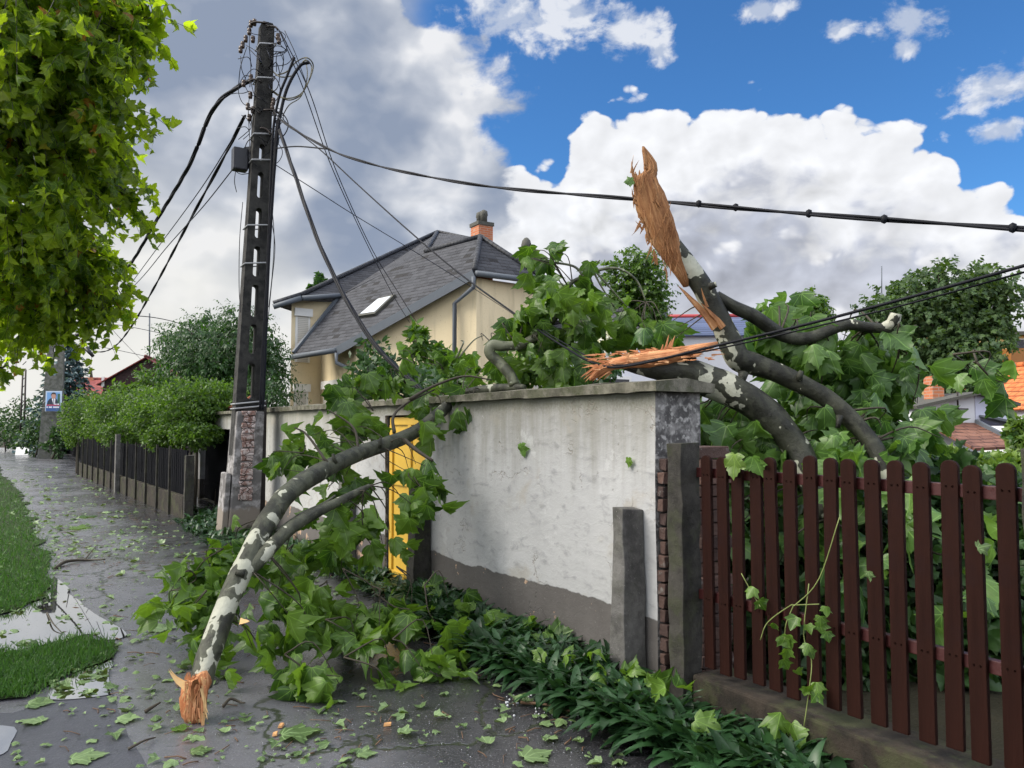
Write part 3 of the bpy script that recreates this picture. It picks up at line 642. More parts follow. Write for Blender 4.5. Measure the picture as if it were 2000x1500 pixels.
for x in xs:
    w = [mnoise.noise(Vector((x*2.1, k, .3))) for k in range(6)]; w2 = [mnoise.noise(Vector((x*9, k, .7))) for k in range(6)]
    lip = -.055+.02*w[0]+.014*w2[0]; vs += [(x, lip, WT+.002+.008*w2[1]), (x, lip-.004, WT+.062+.012*w[2]+.006*w2[2]), (x, .19, WT+.088+.012*w[3]), (x, .44, WT+.06+.01*w[4]), (x, .43, WT+.002)]
n = len(xs); fs = [(i*5+j, i*5+(j+1) % 5, (i+1)*5+(j+1) % 5, (i+1)*5+j) for i in range(n-1) for j in range(5)]+[(4, 3, 2, 1, 0), tuple((n-1)*5+j for j in range(5))]
cp.add(vs, fs); cp.build('coping', MT['coping'], wall)
bk = MB(); z = .02; i = 0                                   # bare bricks where the plaster has gone from the corner
while z < 1.36:
    h = random.uniform(.062, .075); d = random.uniform(-.012, .012); y1 = .12 if i % 2 else .25
    bk.box(-.002, .05+d*.8, .012+random.uniform(-.008, .012), y1, z, z+h, 0, random.random(), jit=.006); bk.box(.0, .045+d, y1+.012, .37, z, z+h, 0, random.random(), jit=.006); z += h+.012; i += 1
bk.build('exposed_bricks', MT['brick_end'], wall, bevel=.006)
gate = thing('garden_gate', 'yellow painted gate set in the opening of the white wall', 'gate', S(GX0+.04, .05), ANG)
gw = GX1-GX0-.07
b = MB(); b.box(0, gw, 0, .04, .03, 1.68); b.build('door_leaf', MT['yellow_paint'], gate)
b = MB()
for z0, z1 in ((.03, .10), (.36, .42), (.98, 1.06), (1.60, 1.68)): b.box(.001, gw-.001, -.018, -.002, z0, z1)
b.box(.0, .07, -.022, -.002, .1, 1.6); b.box(gw-.07, gw, -.022, -.002, .1, 1.6); b.box(.45, .53, -.02, -.002, .1, 1.6); b.build('rail_frame', MT['yellow_paint'], gate, bevel=.004)
for x0, x1 in ((-.036, -.006), (gw+.006, gw+.026)): b = MB(); b.box(x0, x1, -.02, .06, 0, 1.69); b.build('gate_frame', MT['gap_dark'], gate)
# ================================================================== short concrete posts in front of the wall
def conc_post(label, x0, x1, y0, y1, h, m='post_concrete', name='concrete_post', group='short concrete posts along the wall', chip=.008):
    b = MB(); nz = 7; vs = []
    for k in range(nz+1):
        z = -.05+(h+.05)*k/nz; t = .012*k/nz
        for (cx, cy) in ((x0+t, y0+t), (x1-t, y0+t), (x1-t, y1), (x0+t, y1)):
            vs.append(((cx-(x0+x1)/2)+random.uniform(-chip, chip), (cy-(y0+y1)/2)+random.uniform(-chip, chip), z+(random.uniform(-.012, .012) if k == nz else 0)))
    b.add(vs, [(k*4+j, k*4+(j+1) % 4, (k+1)*4+(j+1) % 4, (k+1)*4+j) for k in range(nz) for j in range(4)]+[(3, 2, 1, 0), tuple(nz*4+j for j in range(4))])
    o = b.build(name, MT[m], None, bevel=.007); o.location = S((x0+x1)/2, (y0+y1)/2); o.rotation_euler = (0, 0, ANG); return prop(o, label, 'post', group)
conc_post('short concrete post standing against the near end of the white wall', -.22, -.09, -.185, -.012, 1.09)
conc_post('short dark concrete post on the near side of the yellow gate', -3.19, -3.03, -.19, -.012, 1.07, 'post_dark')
conc_post('short concrete post beyond the yellow gate, half hidden by hanging leaves', -5.12, -4.98, -.18, -.012, 1.02)
# ================================================================== picket fence
fence = thing('picket_fence', 'dark red picket fence on a low concrete plinth beside the wall', 'fence', S(.42, -.14), ANG)
FX = .42
def fl(x, y, z): return (x-FX, y+.14, z)
b = MB(); b.box(.60-FX-.15, 5.2-FX, -.03, .24, -.05, .27); me = b
b.v = [(x, y, z+(.012*mnoise.noise(Vector((x*3, y*3, 1))) if z > .2 else 0)) for x, y, z in b.v]; b.build('plinth', MT['plinth'], fence, bevel=.015)
fp = None
for k, px_ in enumerate((.372, 2.17, 4.05)):
    vs, fs = [], []; nz = 14; b = MB()
    for j in range(nz+1):
        z = -.05+1.55*j/nz
        for cx, cy in ((-.055, -.07), (.055, -.07), (.055, .07), (-.055, .07)): vs.append((cx+random.uniform(-.005, .005), cy+random.uniform(-.005, .005), z+(random.uniform(-.01, .02) if j == nz else 0)))
    b.add(vs, [(j*4+i, j*4+(i+1) % 4, (j+1)*4+(i+1) % 4, (j+1)*4+i) for j in range(nz) for i in range(4)]+[(3, 2, 1, 0), tuple(nz*4+i for i in range(4))])
    o = b.build('post', MT['post_dark'], fence, bevel=.006); o.location = (px_-FX, .02 if k else -.0, 0)
for z in (.68, 1.34):
    b = MB(); b.box(.40-FX+.02, 2.1-FX, .048, .085, z-.026, z+.026); b.box(2.24-FX, 5.0-FX, .048, .085, z-.026, z+.026); b.build('rail', MT['red_rail'], fence, bevel=.003)
def picket_mesh():
    b = MB(); w, t, h = .034, .011, 1.13; prof = [(-w, 0), (w, 0), (w, h-.03)]+[(w*math.cos(a), h-.03+w*.85*math.sin(a)) for a in np.linspace(.25, math.pi-.25, 9)]+[(-w, h-.03)]
    k = len(prof); b.add([(x, -t, z) for x, z in prof]+[(x, t, z) for x, z in prof], [tuple(range(k)), tuple(range(2*k-1, k-1, -1))]+[(i, i+k, (i+1) % k+k, (i+1) % k) for i in range(k)], r=.5)
    for z in (.365, 1.025):
        for x in (-.012, .013): b.lathe([(0, 0), (.0045, .0), (.0035, .003), (0, .004)], 6, (0, 0, 0)); q = len(b.v)-24; b.v[q:] = [(v[0]+x, -t-v[2], z+v[1]) for v in b.v[q:]]
    return b
pk = None; XS = [.522+.1068*i+.006*math.sin(i*2.3) for i in range(15)]+[2.30+.11*i for i in range(16)]
for i, x in enumerate(XS):
    if pk is None: pk = picket_mesh().build('picket', MT['red_stain'], fence, bevel=.004); o = pk
    else: o = pk.copy(); link(o); o.parent = fence
    if i % 4 == 3: o.data = o.data.copy(); o.data.attributes['rnd'].data.foreach_set('value', np.full(len(o.data.vertices), random.random(), np.float32))
    o.location = (x-FX, .032+random.uniform(-.004, .004), .315+random.uniform(-.012, .012)+.012*(x-1)); o.rotation_euler = (random.uniform(-.012, .012), random.uniform(-.006, .006), random.uniform(-.05, .05))
pier = thing('brick_pier', 'ragged dark brick stub squeezed between wall end and fence', 'brick pier', S(.20, .12), ANG); b = MB(); z = 0
while z < 1.46:
    b.box(-.10+random.uniform(-.012, .01), .10+random.uniform(-.01, .02), -.08+random.uniform(-.015, .015), .18, z, z+.066, 0, random.random(), jit=.006); z += .074
b.build('brickwork', MT['brick_end'], pier, bevel=.006)
# ================================================================== gateway beyond the pole, hedge fence
GWX = -11.2
gwy = thing('gateway', 'white plastered gateway with a flat cap beyond the utility pole', 'gateway', S(GWX, 0), ANG)
for x0, x1 in ((-3.42, -3.22), (.0, .16)): b = MB(); b.box(x0, x1, 0, .3, 0, 1.52); b.build('jamb', MT['plaster'], gwy)
b = MB(); b.box(-3.42, .16, 0, .3, 1.522, 1.80); b.build('lintel', MT['plaster'], gwy); b = MB(); b.box(-3.50, .24, -.06, .36, 1.802, 1.86); b.build('cap', MT['coping'], gwy, bevel=.01)
dr = thing('dark_door', 'black boarded door closed inside the white gateway', 'door', S(GWX-3.2, .10), ANG)
b = MB()
for i in range(21): b.box(i*.152+.004, i*.154+.150, 0, .04, .03, 1.51)
b.build('boards', MT['black_door'], dr); b = MB(); b.box(.05, 3.1, -.03, -.002, .3, .4); b.box(.05, 3.1, -.03, -.002, 1.2, 1.3); b.build('ledge', MT['black_door'], dr)
b = MB(); b.tube([S(-13.0, .2, 1.91), S(-12.0, .25, 1.98), S(-10.6, .3, 2.2)], [.05, .045, .03], 8); solo('rusty_pipe', b, plain('rust', (.18, .055, .025), .8, .3, 12), 'rusty brown pipe lying across the cap of the white gateway', 'pipe', S(-11.6, .25, 2.1))
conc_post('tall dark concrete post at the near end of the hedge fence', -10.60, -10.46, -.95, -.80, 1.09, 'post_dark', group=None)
hf0, hf1 = S(-10.75, -.84), S(-25.4, -1.70)
hd = (hf1-hf0).normalized(); ha = math.atan2(hd.y, hd.x); HL = (hf1-hf0).length
hf = thing('hedge_fence', 'low concrete kerb with slim posts and dark mesh under the hedges', 'fence', hf0, ha)
b = MB(); b.box(0, HL, -.09, .09, -.05, .38); b.build('plinth', MT['plinth'], hf, bevel=.01)
for i in range(13):
    x = .95+i*1.1+(.12 if i > 5 else 0); big = i == 5
    b = MB(); w = .085 if i == 5 else .02; b.box(x-w, x+w, .092 if w < .05 else .1, .11+w, -.02, 1.22 if i != 5 else 1.38); b.build('post', MT['post_concrete' if i == 5 else 'post_dark'], hf)
b = MB()
for i in range(int(HL/.16)): b.box(.1+i*.16, .1+i*.16+.13, -.012, .012, .384, 1.16, 0, random.random())
b.build('slat_panel', MT['black_door'], hf)
# ================================================================== the concrete utility pole
def make_pole(name, label, base, H, w0, w1, slots, lean, m, rz, foot=False, th=.26):
    r = thing(name, label, 'utility pole', base, rz); lx, ly = lean
    def wd(z): return w0+(w1-w0)*z/H
    outl = [(-wd(0)/2, 0), (wd(0)/2, 0), (wd(H*.5)/2, H*.5), (w1/2, H-.05), (w1/2-.03, H), (-w1/2+.03, H), (-w1/2, H-.05), (-wd(H*.5)/2, H*.5)]
    holes = []
    for a, c in slots:
        ring = []; 
        for t in range(7): ang = math.pi*t/6; hw = wd(c)*.145; ring.append((hw*math.cos(ang), c-hw*.9+hw*.9*math.sin(ang)))
        for t in range(7): ang = math.pi+math.pi*t/6; hw = wd(a)*.145; ring.append((hw*math.cos(ang), a+hw*.9+hw*.9*math.sin(ang)))
        holes.append(ring[::-1])
    vs, fs = plate(outl, holes, th); vs = [Vector((v.x+lx*v.z, v.y*(1-.35*v.z/H)+ly*v.z, v.z)) for v in vs]
    b = MB(); b.add(vs, fs); b.build('pole_shaft', MT[m], r)
    return r, (lambda x, y, z: Vector((x+lx*z, y+ly*z, z)))
PB = gnd(472, 1040); PRZ = math.atan2(UY.y, UY.x)
zz = lambda y: 1.6+(830-y)/F*PB.y
SL = [(zz(b_), zz(a_)) for a_, b_ in ((276, 310), (332, 384), (404, 464), (480, 540), (556, 620), (634, 692), (710, 780))]
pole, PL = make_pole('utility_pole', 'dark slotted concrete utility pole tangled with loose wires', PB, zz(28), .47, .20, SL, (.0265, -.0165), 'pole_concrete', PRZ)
b = MB(); tp = 1.80                                          # pale concrete foot clamped round the shaft
def ringz(w, y0, y1, z, o=0): return [PL(-w/2+o, y0, z)*1, PL(w/2+o, y0, z), PL(w/2+o, y1, z), PL(-w/2+o, y1, z)]
vs = ringz(.45, -.26, .22, 0, -.03)+ringz(.43, -.25, .21, .5, -.02)+ringz(.39, -.22, .19, tp, 0)
b.add(vs, [(k*4+j, k*4+(j+1) % 4, (k+1)*4+(j+1) % 4, (k+1)*4+j) for k in range(2) for j in range(4)]+[(3, 2, 1, 0), (8, 9, 10, 11)])
vs = ringz(.09, -.24, .15, 0, -.30)+ringz(.07, -.23, .15, .9, -.275); b.add(vs, [(0, 1, 5, 4), (1, 2, 6, 5), (2, 3, 7, 6), (3, 0, 4, 7), (4, 5, 6, 7)])
b.build('pole_foot', MT['pole_foot'], pole, bevel=.02)
b = MB()                                                   # crumbling brick infill down the middle of the foot, proud by 1-3 cm
z = .50
while z < tp-.04:
    h = random.uniform(.07, .12); w = .085
    y = -.25+.03*(z/tp); b.box(-w-.03+random.uniform(-.015, .01), w-.03+random.uniform(-.01, .015), y-.03-random.uniform(0, .02), y+.05, z, z+h-.012, 0, random.random(), T=Matrix.Translation(PL(0, 0, z)-Vector((0, 0, z))), jit=.012); z += h
b.build('brick_infill', MT['brick_infill'], pole, bevel=.012)
b = MB(); b.box(.235, .325, -.06, .06, 0, 1.95); b.build('steel_stake', MT['pipe_dark'], pole, bevel=.01)
for zb in (1.86, 1.93, zz(310), zz(440), zz(515), zz(76), zz(145), zz(258)):
    b = MB(); w = .5*(.47+(.20-.47)*zb/zz(28))+.014; q = [PL(-w, -.15, zb-.02), PL(w, -.15, zb+.03), PL(w, .15, zb+.03), PL(-w, .15, zb-.02), PL(-w, -.15, zb-.02)]
    b.tube(q, .011, 6, cap=True, smooth=False); b.build('steel_band', MT['steel_band'], pole)
def pz(px, py, dy=0.0): return P(px, py, PB.y+dy)
b = MB(); jb = pz(467, 312, -.05); b.box(-.10, .12, -.09, .09, -.17, .17); bb = MB(); bb.v, bb.f, bb.mi, bb.uv, bb.r, bb.sm = b.v, b.f, b.mi, b.uv, b.r, b.sm
jo = bb.build('junction_box', MT['box_black'], pole, bevel=.02); jo.location = xf(pole).inverted() @ jb
b = MB()
for i in range(6): c = pz(484+i*2.5, 318+random.uniform(-10, 10), -.02); b.tube([c+Vector((0, 0, .09)), c-Vector((0, 0, .10))], [.035, .03], 8)
b.bar(pz(478, 292), pz(498, 290), .05, .06); b.bar(pz(474, 325), pz(500, 322), .05, .08)
b.build('cable_joint', MT['box_black'], pole, world=True)
for (x, y) in ((490, 47), (487, 62), (480, 76), (474, 88), (470, 97), (497, 44), (494, 77), (543, 72), (545, 80), (484, 208), (487, 230), (490, 152), (476, 163), (489, 186), (536, 220), (534, 198), (532, 208), (494, 215)):
    b = MB(); c = pz(x, y, -.08); b.lathe([(.0, -.055), (.028, -.05), (.034, -.01), (.022, .0), (.034, .012), (.028, .05), (.0, .055)], 9, c); b.build('insulator', MT['porcelain'], pole, world=True)
for p in (((522, 45), (500, 43), (490, 46)), ((522, 52), (536, 52), (543, 58)), ((512, 160), (495, 155), (485, 160)), ((515, 215), (535, 215), (545, 222)), ((508, 222), (495, 212), (486, 214)), ((508, 250), (520, 252), (530, 262))):
    b = MB(); b.tube(pspline([(x, y, PB.y-.12) for x, y in p], 4), .016, 6); b.build('iron_hook', MT['pipe_dark'], pole, world=True)
# riser cables strapped down the right-hand side
for pts, r_ in ((((604, 122), (585, 130), (560, 175), (545, 240), (536, 330), (527, 460), (520, 620), (515, 760), (512, 800)), .024), (((575, 112), (560, 150), (545, 190), (533, 260), (527, 400), (520, 560), (512, 700), (508, 800)), .02),
                (((540, 250), (534, 360), (525, 500), (517, 640), (512, 790)), .022), (((552, 200), (538, 262), (531, 380), (522, 540), (514, 720), (509, 798)), .016)):
    b = MB(); b.tube(pspline([(x, y, PB.y-.17) for x, y in pts], 8), r_, 7); b.build('riser_cable', MT['cable'], pole, world=True)
def loops(name, mt, rows):
    for r_, pts in rows: b = MB(); b.tube(pspline([(x, y, PB.y+(-.18 if i % 2 else .08)+.05*math.sin(i*2+x)) for i, (x, y) in enumerate(pts)], 7), r_, 6); b.build(name, mt, pole, world=True)
loops('cable_loop', MT['cable_tan'], [(.010, ((528, 135), (548, 150), (575, 145), (595, 118), (608, 128), (606, 150), (596, 172), (585, 188), (560, 195), (530, 175))), (.010, ((530, 178), (555, 192), (584, 186), (600, 165), (612, 130), (600, 113), (580, 120), (560, 140), (540, 147))),
                                      (.008, ((552, 226), (565, 205), (588, 188), (600, 150), (597, 115)))])
loops('tie_wire', MT['cable_grey'], [(.007, p) for p in (((500, 90), (510, 120), (520, 150), (528, 175)), ((512, 78), (526, 108), (534, 140)), ((488, 150), (497, 185), (515, 200), (540, 232)), ((486, 95), (505, 115), (520, 140), (530, 165)))])
loops('loose_wire', MT['cable'], [(.006, p) for p in (((488, 52), (487, 90), (490, 130), (488, 170)), ((465, 115), (485, 112), (492, 130)), ((470, 110), (472, 135), (480, 155)), ((480, 88), (500, 100), (505, 110)), ((535, 70), (550, 90), (560, 100), (540, 105), (525, 108)), ((545, 62), (560, 85), (555, 100), (530, 100)),
        ((540, 140), (540, 110), (548, 102), (554, 112), (552, 130)), ((530, 130), (560, 125), (575, 108)), ((472, 225), (485, 235), (490, 250), (478, 262), (466, 272)), ((464, 250), (480, 248), (487, 260), (475, 272)), ((488, 180), (485, 215), (487, 260), (488, 300)), ((460, 335), (458, 355), (462, 375)),
        ((474, 395), (468, 470), (467, 560), (470, 610)), ((527, 370), (535, 450), (533, 520), (525, 600)), ((528, 420), (537, 480), (530, 560), (522, 640), (516, 700)), ((546, 222), (560, 240), (590, 262)), ((455, 330), (470, 340), (490, 338)), ((482, 92), (470, 130), (466, 165)), ((487, 178), (475, 182), (462, 182), (450, 184)), ((556, 60), (575, 100), (590, 140), (605, 180)))])
rr_ = random.Random(5)
for i in range(16):                                         # more slack loops of service wire round the pole head
    x0, y0 = 515+rr_.uniform(-14, 14), rr_.uniform(50, 300); sx = rr_.choice((-1, 1, 1)); w_, h_ = rr_.uniform(18, 46), rr_.uniform(16, 60)
    pts = [(x0, y0), (x0+sx*w_*.6, y0-h_*.35), (x0+sx*w_, y0+h_*.1), (x0+sx*w_*.8, y0+h_*.6), (x0+sx*w_*.3, y0+h_*.8), (x0, y0+h_)]
    b = MB(); b.tube(pspline([(x, y, PB.y+.16*math.sin(j*1.9+i)-.06) for j, (x, y) in enumerate(pts)], 6), rr_.choice((.0055, .007, .009)), 5); b.build('loose_wire', MT['cable'], pole, world=True)
# ================================================================== wires hung from the poles
def wire(name, label, pts, r_, strands=1, k=8, m='cable', group='overhead wires', twist=2.2, clamps=()):
    c = [Vector(p) for p in (pspline(pts, k))]; b = MB()
    if strands == 1: b.tube(c, r_, 7)
    else:
        for s_ in range(strands):
            q = []; L = 0
            for i, p in enumerate(c):
                d = (c[min(i+1, len(c)-1)]-c[max(i-1, 0)]).normalized(); u = d.orthogonal().normalized(); w = d.cross(u)
                if i: L += (p-c[i-1]).length
                a = L*twist+2*math.pi*s_/strands; q.append(p+(u*math.cos(a)+w*math.sin(a))*r_*.5)
            b.tube(q, r_*.62, 6)
    for (x, y, Y) in clamps: p = P(x, y, Y); b.lathe([(.0, -.03), (r_*1.15, -.018), (r_*1.2, .018), (0, .03)], 8, p); b.lathe([(0, 0), (.007, .002), (.007, .026), (0, .03)], 6, p)
    return solo(name, b, MT[m], label, 'cable', c[0], group)
D = PB.y
wire('power_cable', 'thick twisted black cable drooping from the pole into the leaves', [(492, 156, D), (468, 168, D+.2), (430, 196, D+.9), (405, 236, D+1.6), (370, 322, 14), (305, 432, 17), (252, 520, 20), (190, 592, 27), (125, 622, 36)], .034, 3, 14)
wire('power_cable', 'black cable hanging down to the loose wire clamps left of the pole', [(478, 226, D), (440, 302, 12.6), (370, 432, 15), (302, 560, 19), (255, 640, 23), (222, 678, 27), (190, 687, 30), (162, 670, 33)], .025, 2, 14)
wire('drop_wire', 'thin grey wire between the thick cable and the junction box cable', [(456, 268, D), (390, 372, 14), (275, 528, 20), (205, 625, 28)], .009, 1, 8, 'cable_grey')
wire('drop_wire', 'thin wire slanting down left from under the black junction box', [(452, 334, D), (398, 402, 13), (330, 478, 15.5), (262, 558, 20), (150, 655, 34)], .009, 1, 8, 'cable_grey')
wire('aerial_cable', 'thick clamped cable crossing the clouds to the right edge', [(530, 212, D), (560, 243, 10.9), (640, 290, 9.9), (700, 313, 9.3), (800, 338, 8.5), (970, 366, 7.4), (1240, 389, 6.05), (1580, 418, 5.0), (2010, 448, 4.1), (2350, 470, 3.5)], .0165, 2, 14, twist=3.0, clamps=((1365, 398, 5.6), (1437, 405, 5.4), (1580, 417, 5.0), (1727, 428, 4.65), (1978, 445, 4.15)))
wire('aerial_cable', 'black cable pulled down onto the broken trunk over the wall', [(545, 232, D), (620, 288, 10.6), (700, 362, 9.8), (800, 452, 8.6), (900, 536, 7.7), (1010, 616, 6.7), (1100, 676, 5.9), (1165, 711, 5.3), (1230, 714, 5.0), (1400, 675, 4.62), (1600, 627, 4.2), (1830, 566, 3.75), (2010, 516, 3.4), (2350, 420, 2.9)], .0085, 1, 10)
wire('drop_wire', 'thinner line hanging just below the cable over the broken trunk', [(1010, 613, 6.75), (1100, 669, 5.95), (1190, 712, 5.2), (1290, 700, 4.9), (1430, 675, 4.6), (1700, 612, 4.05), (1850, 573, 3.75), (2010, 529, 3.42), (2350, 440, 2.9)], .005, 1, 10)
wire('power_cable', 'thick slack bundle dropping from the pole to the wall coping', [(540, 236, D), (576, 342, 10.6), (622, 472, 9.8), (680, 592, 9.1), (742, 684, 8.6), (826, 766, 8.1), (850, 800, 8.0)], .026, 3, 14)
wire('drop_wire', 'upper of two thin lines running down to the house roof', [(545, 58, D), (592, 172, 11.8), (642, 312, 12.8), (702, 446, 14.5), (762, 566, 17.5), (800, 630, 20)], .008, 1, 8, 'cable_grey')
wire('drop_wire', 'lower of two thin lines running down to the house roof', [(548, 62, D), (604, 178, 11.9), (652, 322, 12.9), (722, 478, 14.8), (780, 575, 17.5), (836, 664, 21)], .008, 1, 8, 'cable_grey')
wire('drop_wire', 'faint straight wire from the pole across the slate roof', [(532, 318, D), (620, 374, 12), (692, 420, 13), (832, 505, 15), (985, 602, 18), (1110, 690, 21)], .007, 1, 6, 'cable_grey')
wire('drop_wire', 'short nearly level wire joining pole and thick right cable', [(530, 291, D), (580, 286, 10.6), (640, 291, 9.9)], .010, 1, 8)
wire('service_wire', 'topmost distant wire right of the far pole', [(180, 612, 37), (235, 616, 38), (292, 619, 40), (345, 630, 45), (400, 652, 50)], .022, 1, 6)
wire('service_wire', 'middle distant wire right of the far pole', [(160, 628, 37), (240, 636, 41), (330, 654, 47), (400, 668, 52)], .016, 1, 6, 'cable_grey')
wire('service_wire', 'lowest distant wire right of the far pole', [(168, 672, 36), (240, 686, 41), (330, 706, 48)], .014, 1, 6, 'cable_grey')
wire('service_wire', 'distant wire crossing the others down to the dark red roof', [(185, 600, 37), (225, 650, 42), (278, 705, 50)], .012, 1, 6, 'cable_grey')
b = MB()
for a, c_ in (((149, 655), (158, 652)), ((158, 672), (164, 690)), ((168, 680), (182, 696))): b.tube([P(*a, 33), P(*c_, 33)], [.10, .07], 7)
b.tube([P(146, 625, 33.2), P(150, 652, 33)], .02, 5); b.tube([P(154, 660, 33), P(160, 672, 33)], .02, 5)
solo('wire_clamp', b, MT['box_black'], 'small dark wire clamps dangling on the slack cable', 'clamp', P(155, 670, 33))
# ================================================================== far pole and poster
FB = gnd(98, 896); fz = lambda y: 1.6+(830-y)/F*FB.y
far_pole, FPL = make_pole('utility_pole', 'grey concrete utility pole carrying a poster beside the far path', FB, fz(600), 1.0, .55, [(fz(b_), fz(a_)) for a_, b_ in ((612, 640), (648, 668), (676, 690), (700, 712), (722, 734))], (.022, -.006), 'pole_far', math.radians(20), th=.4)
for i in range(5): b = MB(); c = P(104+random.uniform(-14, 14), 606+i*6, FB.y-.3); b.lathe([(0, -.1), (.1, -.08), (.12, .0), (.1, .08), (0, .1)], 8, c); b.build('insulator', MT['box_black'], far_pole, world=True)
b = MB(); b.bar(P(88, 608, FB.y-.3), P(118, 604, FB.y-.3), .12); b.build('crossarm', MT['box_black'], far_pole, world=True)
pt_ = P(104.5, 783.5, FB.y-.62); po = thing('campaign_poster', 'blue poster of a suited man fixed to the far pole', 'poster', pt_, math.radians(-2))
U = FB.y/F                                                  # metres per photo pixel at this distance
def rect(x0, x1, y0, y1, d, m, nm): b = MB(); b.box(x0*U, x1*U, -d, -d+.004, -y1*U, -y0*U); return b.build(nm, MT[m], po)
b = MB(); b.box(-15.8*U, 15.8*U, 0, .03, -19.5*U, 19.5*U); b.build('board', MT['poster_pale'], po)
rect(-13, 12, -17, 19, .006, 'poster_blue', 'picture'); rect(8, 12.5, -14, 9, .012, 'poster_green', 'picture'); rect(-13, 13, 6.5, 9, .022, 'poster_red', 'banner'); rect(-14, 15, 9.2, 19, .022, 'poster_deep', 'banner')
def shp(pts, d, m, nm): b = MB(); k = len(pts); b.add([(x*U, -d, -y*U) for x, y in pts]+[(x*U, -d+.003, -y*U) for x, y in pts], [tuple(range(k)), tuple(range(2*k-1, k-1, -1))]); return b.build(nm, MT[m], po)
el_ = lambda cx, cy, rx, ry: [(cx+rx*math.cos(t), cy+ry*math.sin(t)) for t in np.linspace(0, 2*math.pi, 18, endpoint=False)]
shp([(-13, 8), (-11, 0), (-8, -4), (-4, -6), (4, -6), (7, -3), (9, 4), (10, 8)], .015, 'poster_suit', 'portrait'); shp([(-3, -5), (4, -5), (3, 8), (1, 8)], .018, 'poster_white', 'portrait'); shp([(0, -4), (1.6, -4), (2, 7), (.8, 7)], .021, 'poster_navy', 'portrait')
shp(el_(0.4, -10, 4.6, 6), .018, 'poster_skin', 'portrait'); shp([(-4.6, -10), (-4.8, -13), (-3, -16), (0, -17), (3, -16.4), (5, -13.4), (5.2, -10), (4, -13), (-3, -13.6)], .021, 'poster_hair', 'portrait')
for x0, x1 in ((-13, -12), (-11.5, -10.2), (-8, -7), (-6.6, -5.4), (-5, -3.8), (-3.3, -2), (.4, 1.6), (2, 3.2), (3.7, 4.9), (5.3, 6.5), (6.9, 8.1), (8.6, 10), (10.5, 12)): rect(x0, x1, 10.2, 13, .027, 'poster_white', 'lettering')
rect(3, 7, 5, 6.6, .027, 'poster_white', 'lettering'); rect(8.5, 11.5, 4.8, 7, .027, 'poster_white', 'lettering')
b = MB(); b.box(-22*U, -15.9*U, 0, .02, -13*U, -12.2*U); b.bar((-21*U, .01, -4*U), (-16*U, .01, 1*U), .02); b.build('bracket', MT['steel_band'], po)
# ================================================================== the yellow house
up = Vector((0, 0, 1))
A_, B_, C_ = P(660, 678, 23.4), P(927, 528, 22.0), P(574, 692, 25.0)
n1 = (B_-A_).cross(C_-A_).normalized(); n1 = n1 if n1.z > 0 else -n1
R1 = lambda px, py: onplane(px, py, A_, n1)
D_, E_, F_ = R1(667, 577), R1(938, 464), R1(832, 492)          # valley top, hip peak, far end of the wing's ridge
house = thing('yellow_house', 'yellow rendered house with steep grey slate roof behind the wall', 'house', (P(700, 830, 27).x, 27, 0), 0)
def plan(px, Y): p = P(px, 830, Y); return Vector((p.x, p.y, 0))
def walls(b, ring, ztops):
    k = len(ring); b.add([p+up*-.1 for p in ring]+[p+up*z for p, z in zip(ring, ztops)], [(i, (i+1) % k, (i+1) % k+k, i+k) for i in range(k)]+[tuple(range(k, 2*k))], 0); return b
zB = B_.z; H_ = onplane(1064, 546, B_, up)
nearN = (H_-B_).cross(up); nearN.z = 0; nearN.normalize(); nearN = nearN if nearN.y < 0 else -nearN
k0 = plan(694, 23.55); nw = plan(930, 22.3); nr = Vector((H_.x, H_.y, 0))-nearN*.4; back = Vector((nr.x-4, nr.y+7, 0))
mL, mC, mR = plan(566, 25.8), plan(626, 26.5), plan(680, 27.2)
zof = lambda p: A_.z+(-(p-A_).x*n1.x-(p-A_).y*n1.y)/n1.z          # height of the slate plane above a plan point
wf = [mC, k0, nw, nr, back, Vector((mC.x+1, back.y, 0))]
b = MB(); walls(b, wf, [zof(mC)-.3, zof(k0)-.2, zB-.16, zB-.16, zB-.16, zof(mC)-.3]); b.build('wall', MT['house_yellow'], house, world=True)
zE = P(600, 582, 26).z; mback = mL+Vector((3.4, 10, 0))
b = MB(); walls(b, [mL, mC+Vector((0, .02, 0)), mR, mR+Vector((2, 5, 0)), mback], [zE-.1, zE-.05, D_.z-.15, D_.z-.15, zE]); b.build('wall', MT['house_yellow'], house, world=True)
q0, qm, q1, pk2, rr = P(534, 594, 25.3), P(588, 577, 25.6), D_+(D_-C_)*.05, P(854, 454, 34.0), P(960, 476, 33.0)
b = MB(); b.poly([A_, B_, E_, F_, D_, C_], .14); b.build('roof', MT['slate'], house, world=True)
b = MB()
for t in ((q0, qm, pk2), (qm, q1, pk2), (q1, F_, pk2), (pk2, F_, E_), (pk2, E_, rr), (q0, pk2, pk2+Vector((-2, 7, -.2))), (q0, q0+Vector((2, 12, 0)), pk2+Vector((-2, 7, -.2))), (pk2, rr, rr+Vector((-3, 6, -1)))): b.poly([q-n1*.02 for q in t], .08)
b.build('roof', MT['slate'], house, world=True)
b = MB(); b.poly([B_, H_, E_], .12); b.poly([E_, H_, H_+Vector((-3.4, 7.2, 0)), rr], .1) if False else b.poly([E_, H_, rr], .1); b.build('roof', MT['slate'], house, world=True)
b = MB()
for a, c in ((E_, F_), (E_, B_), (E_, H_), (pk2, qm), (qm, q0), (pk2, rr), (pk2, F_)): b.tube([a+up*.03, c+up*.03], .085, 8)
b.build('ridge_tiles', MT['slate_dark'], house, world=True)
wd_ = (B_-A_).normalized(); out = wd_.cross(up).normalized(); out = out if out.y < 0 else -out
b = MB(); b.bar(A_+out*.05-up*.12, B_+out*.05-up*.12, .06, .25); b.build('verge_board', MT['gutter'], house, world=True)
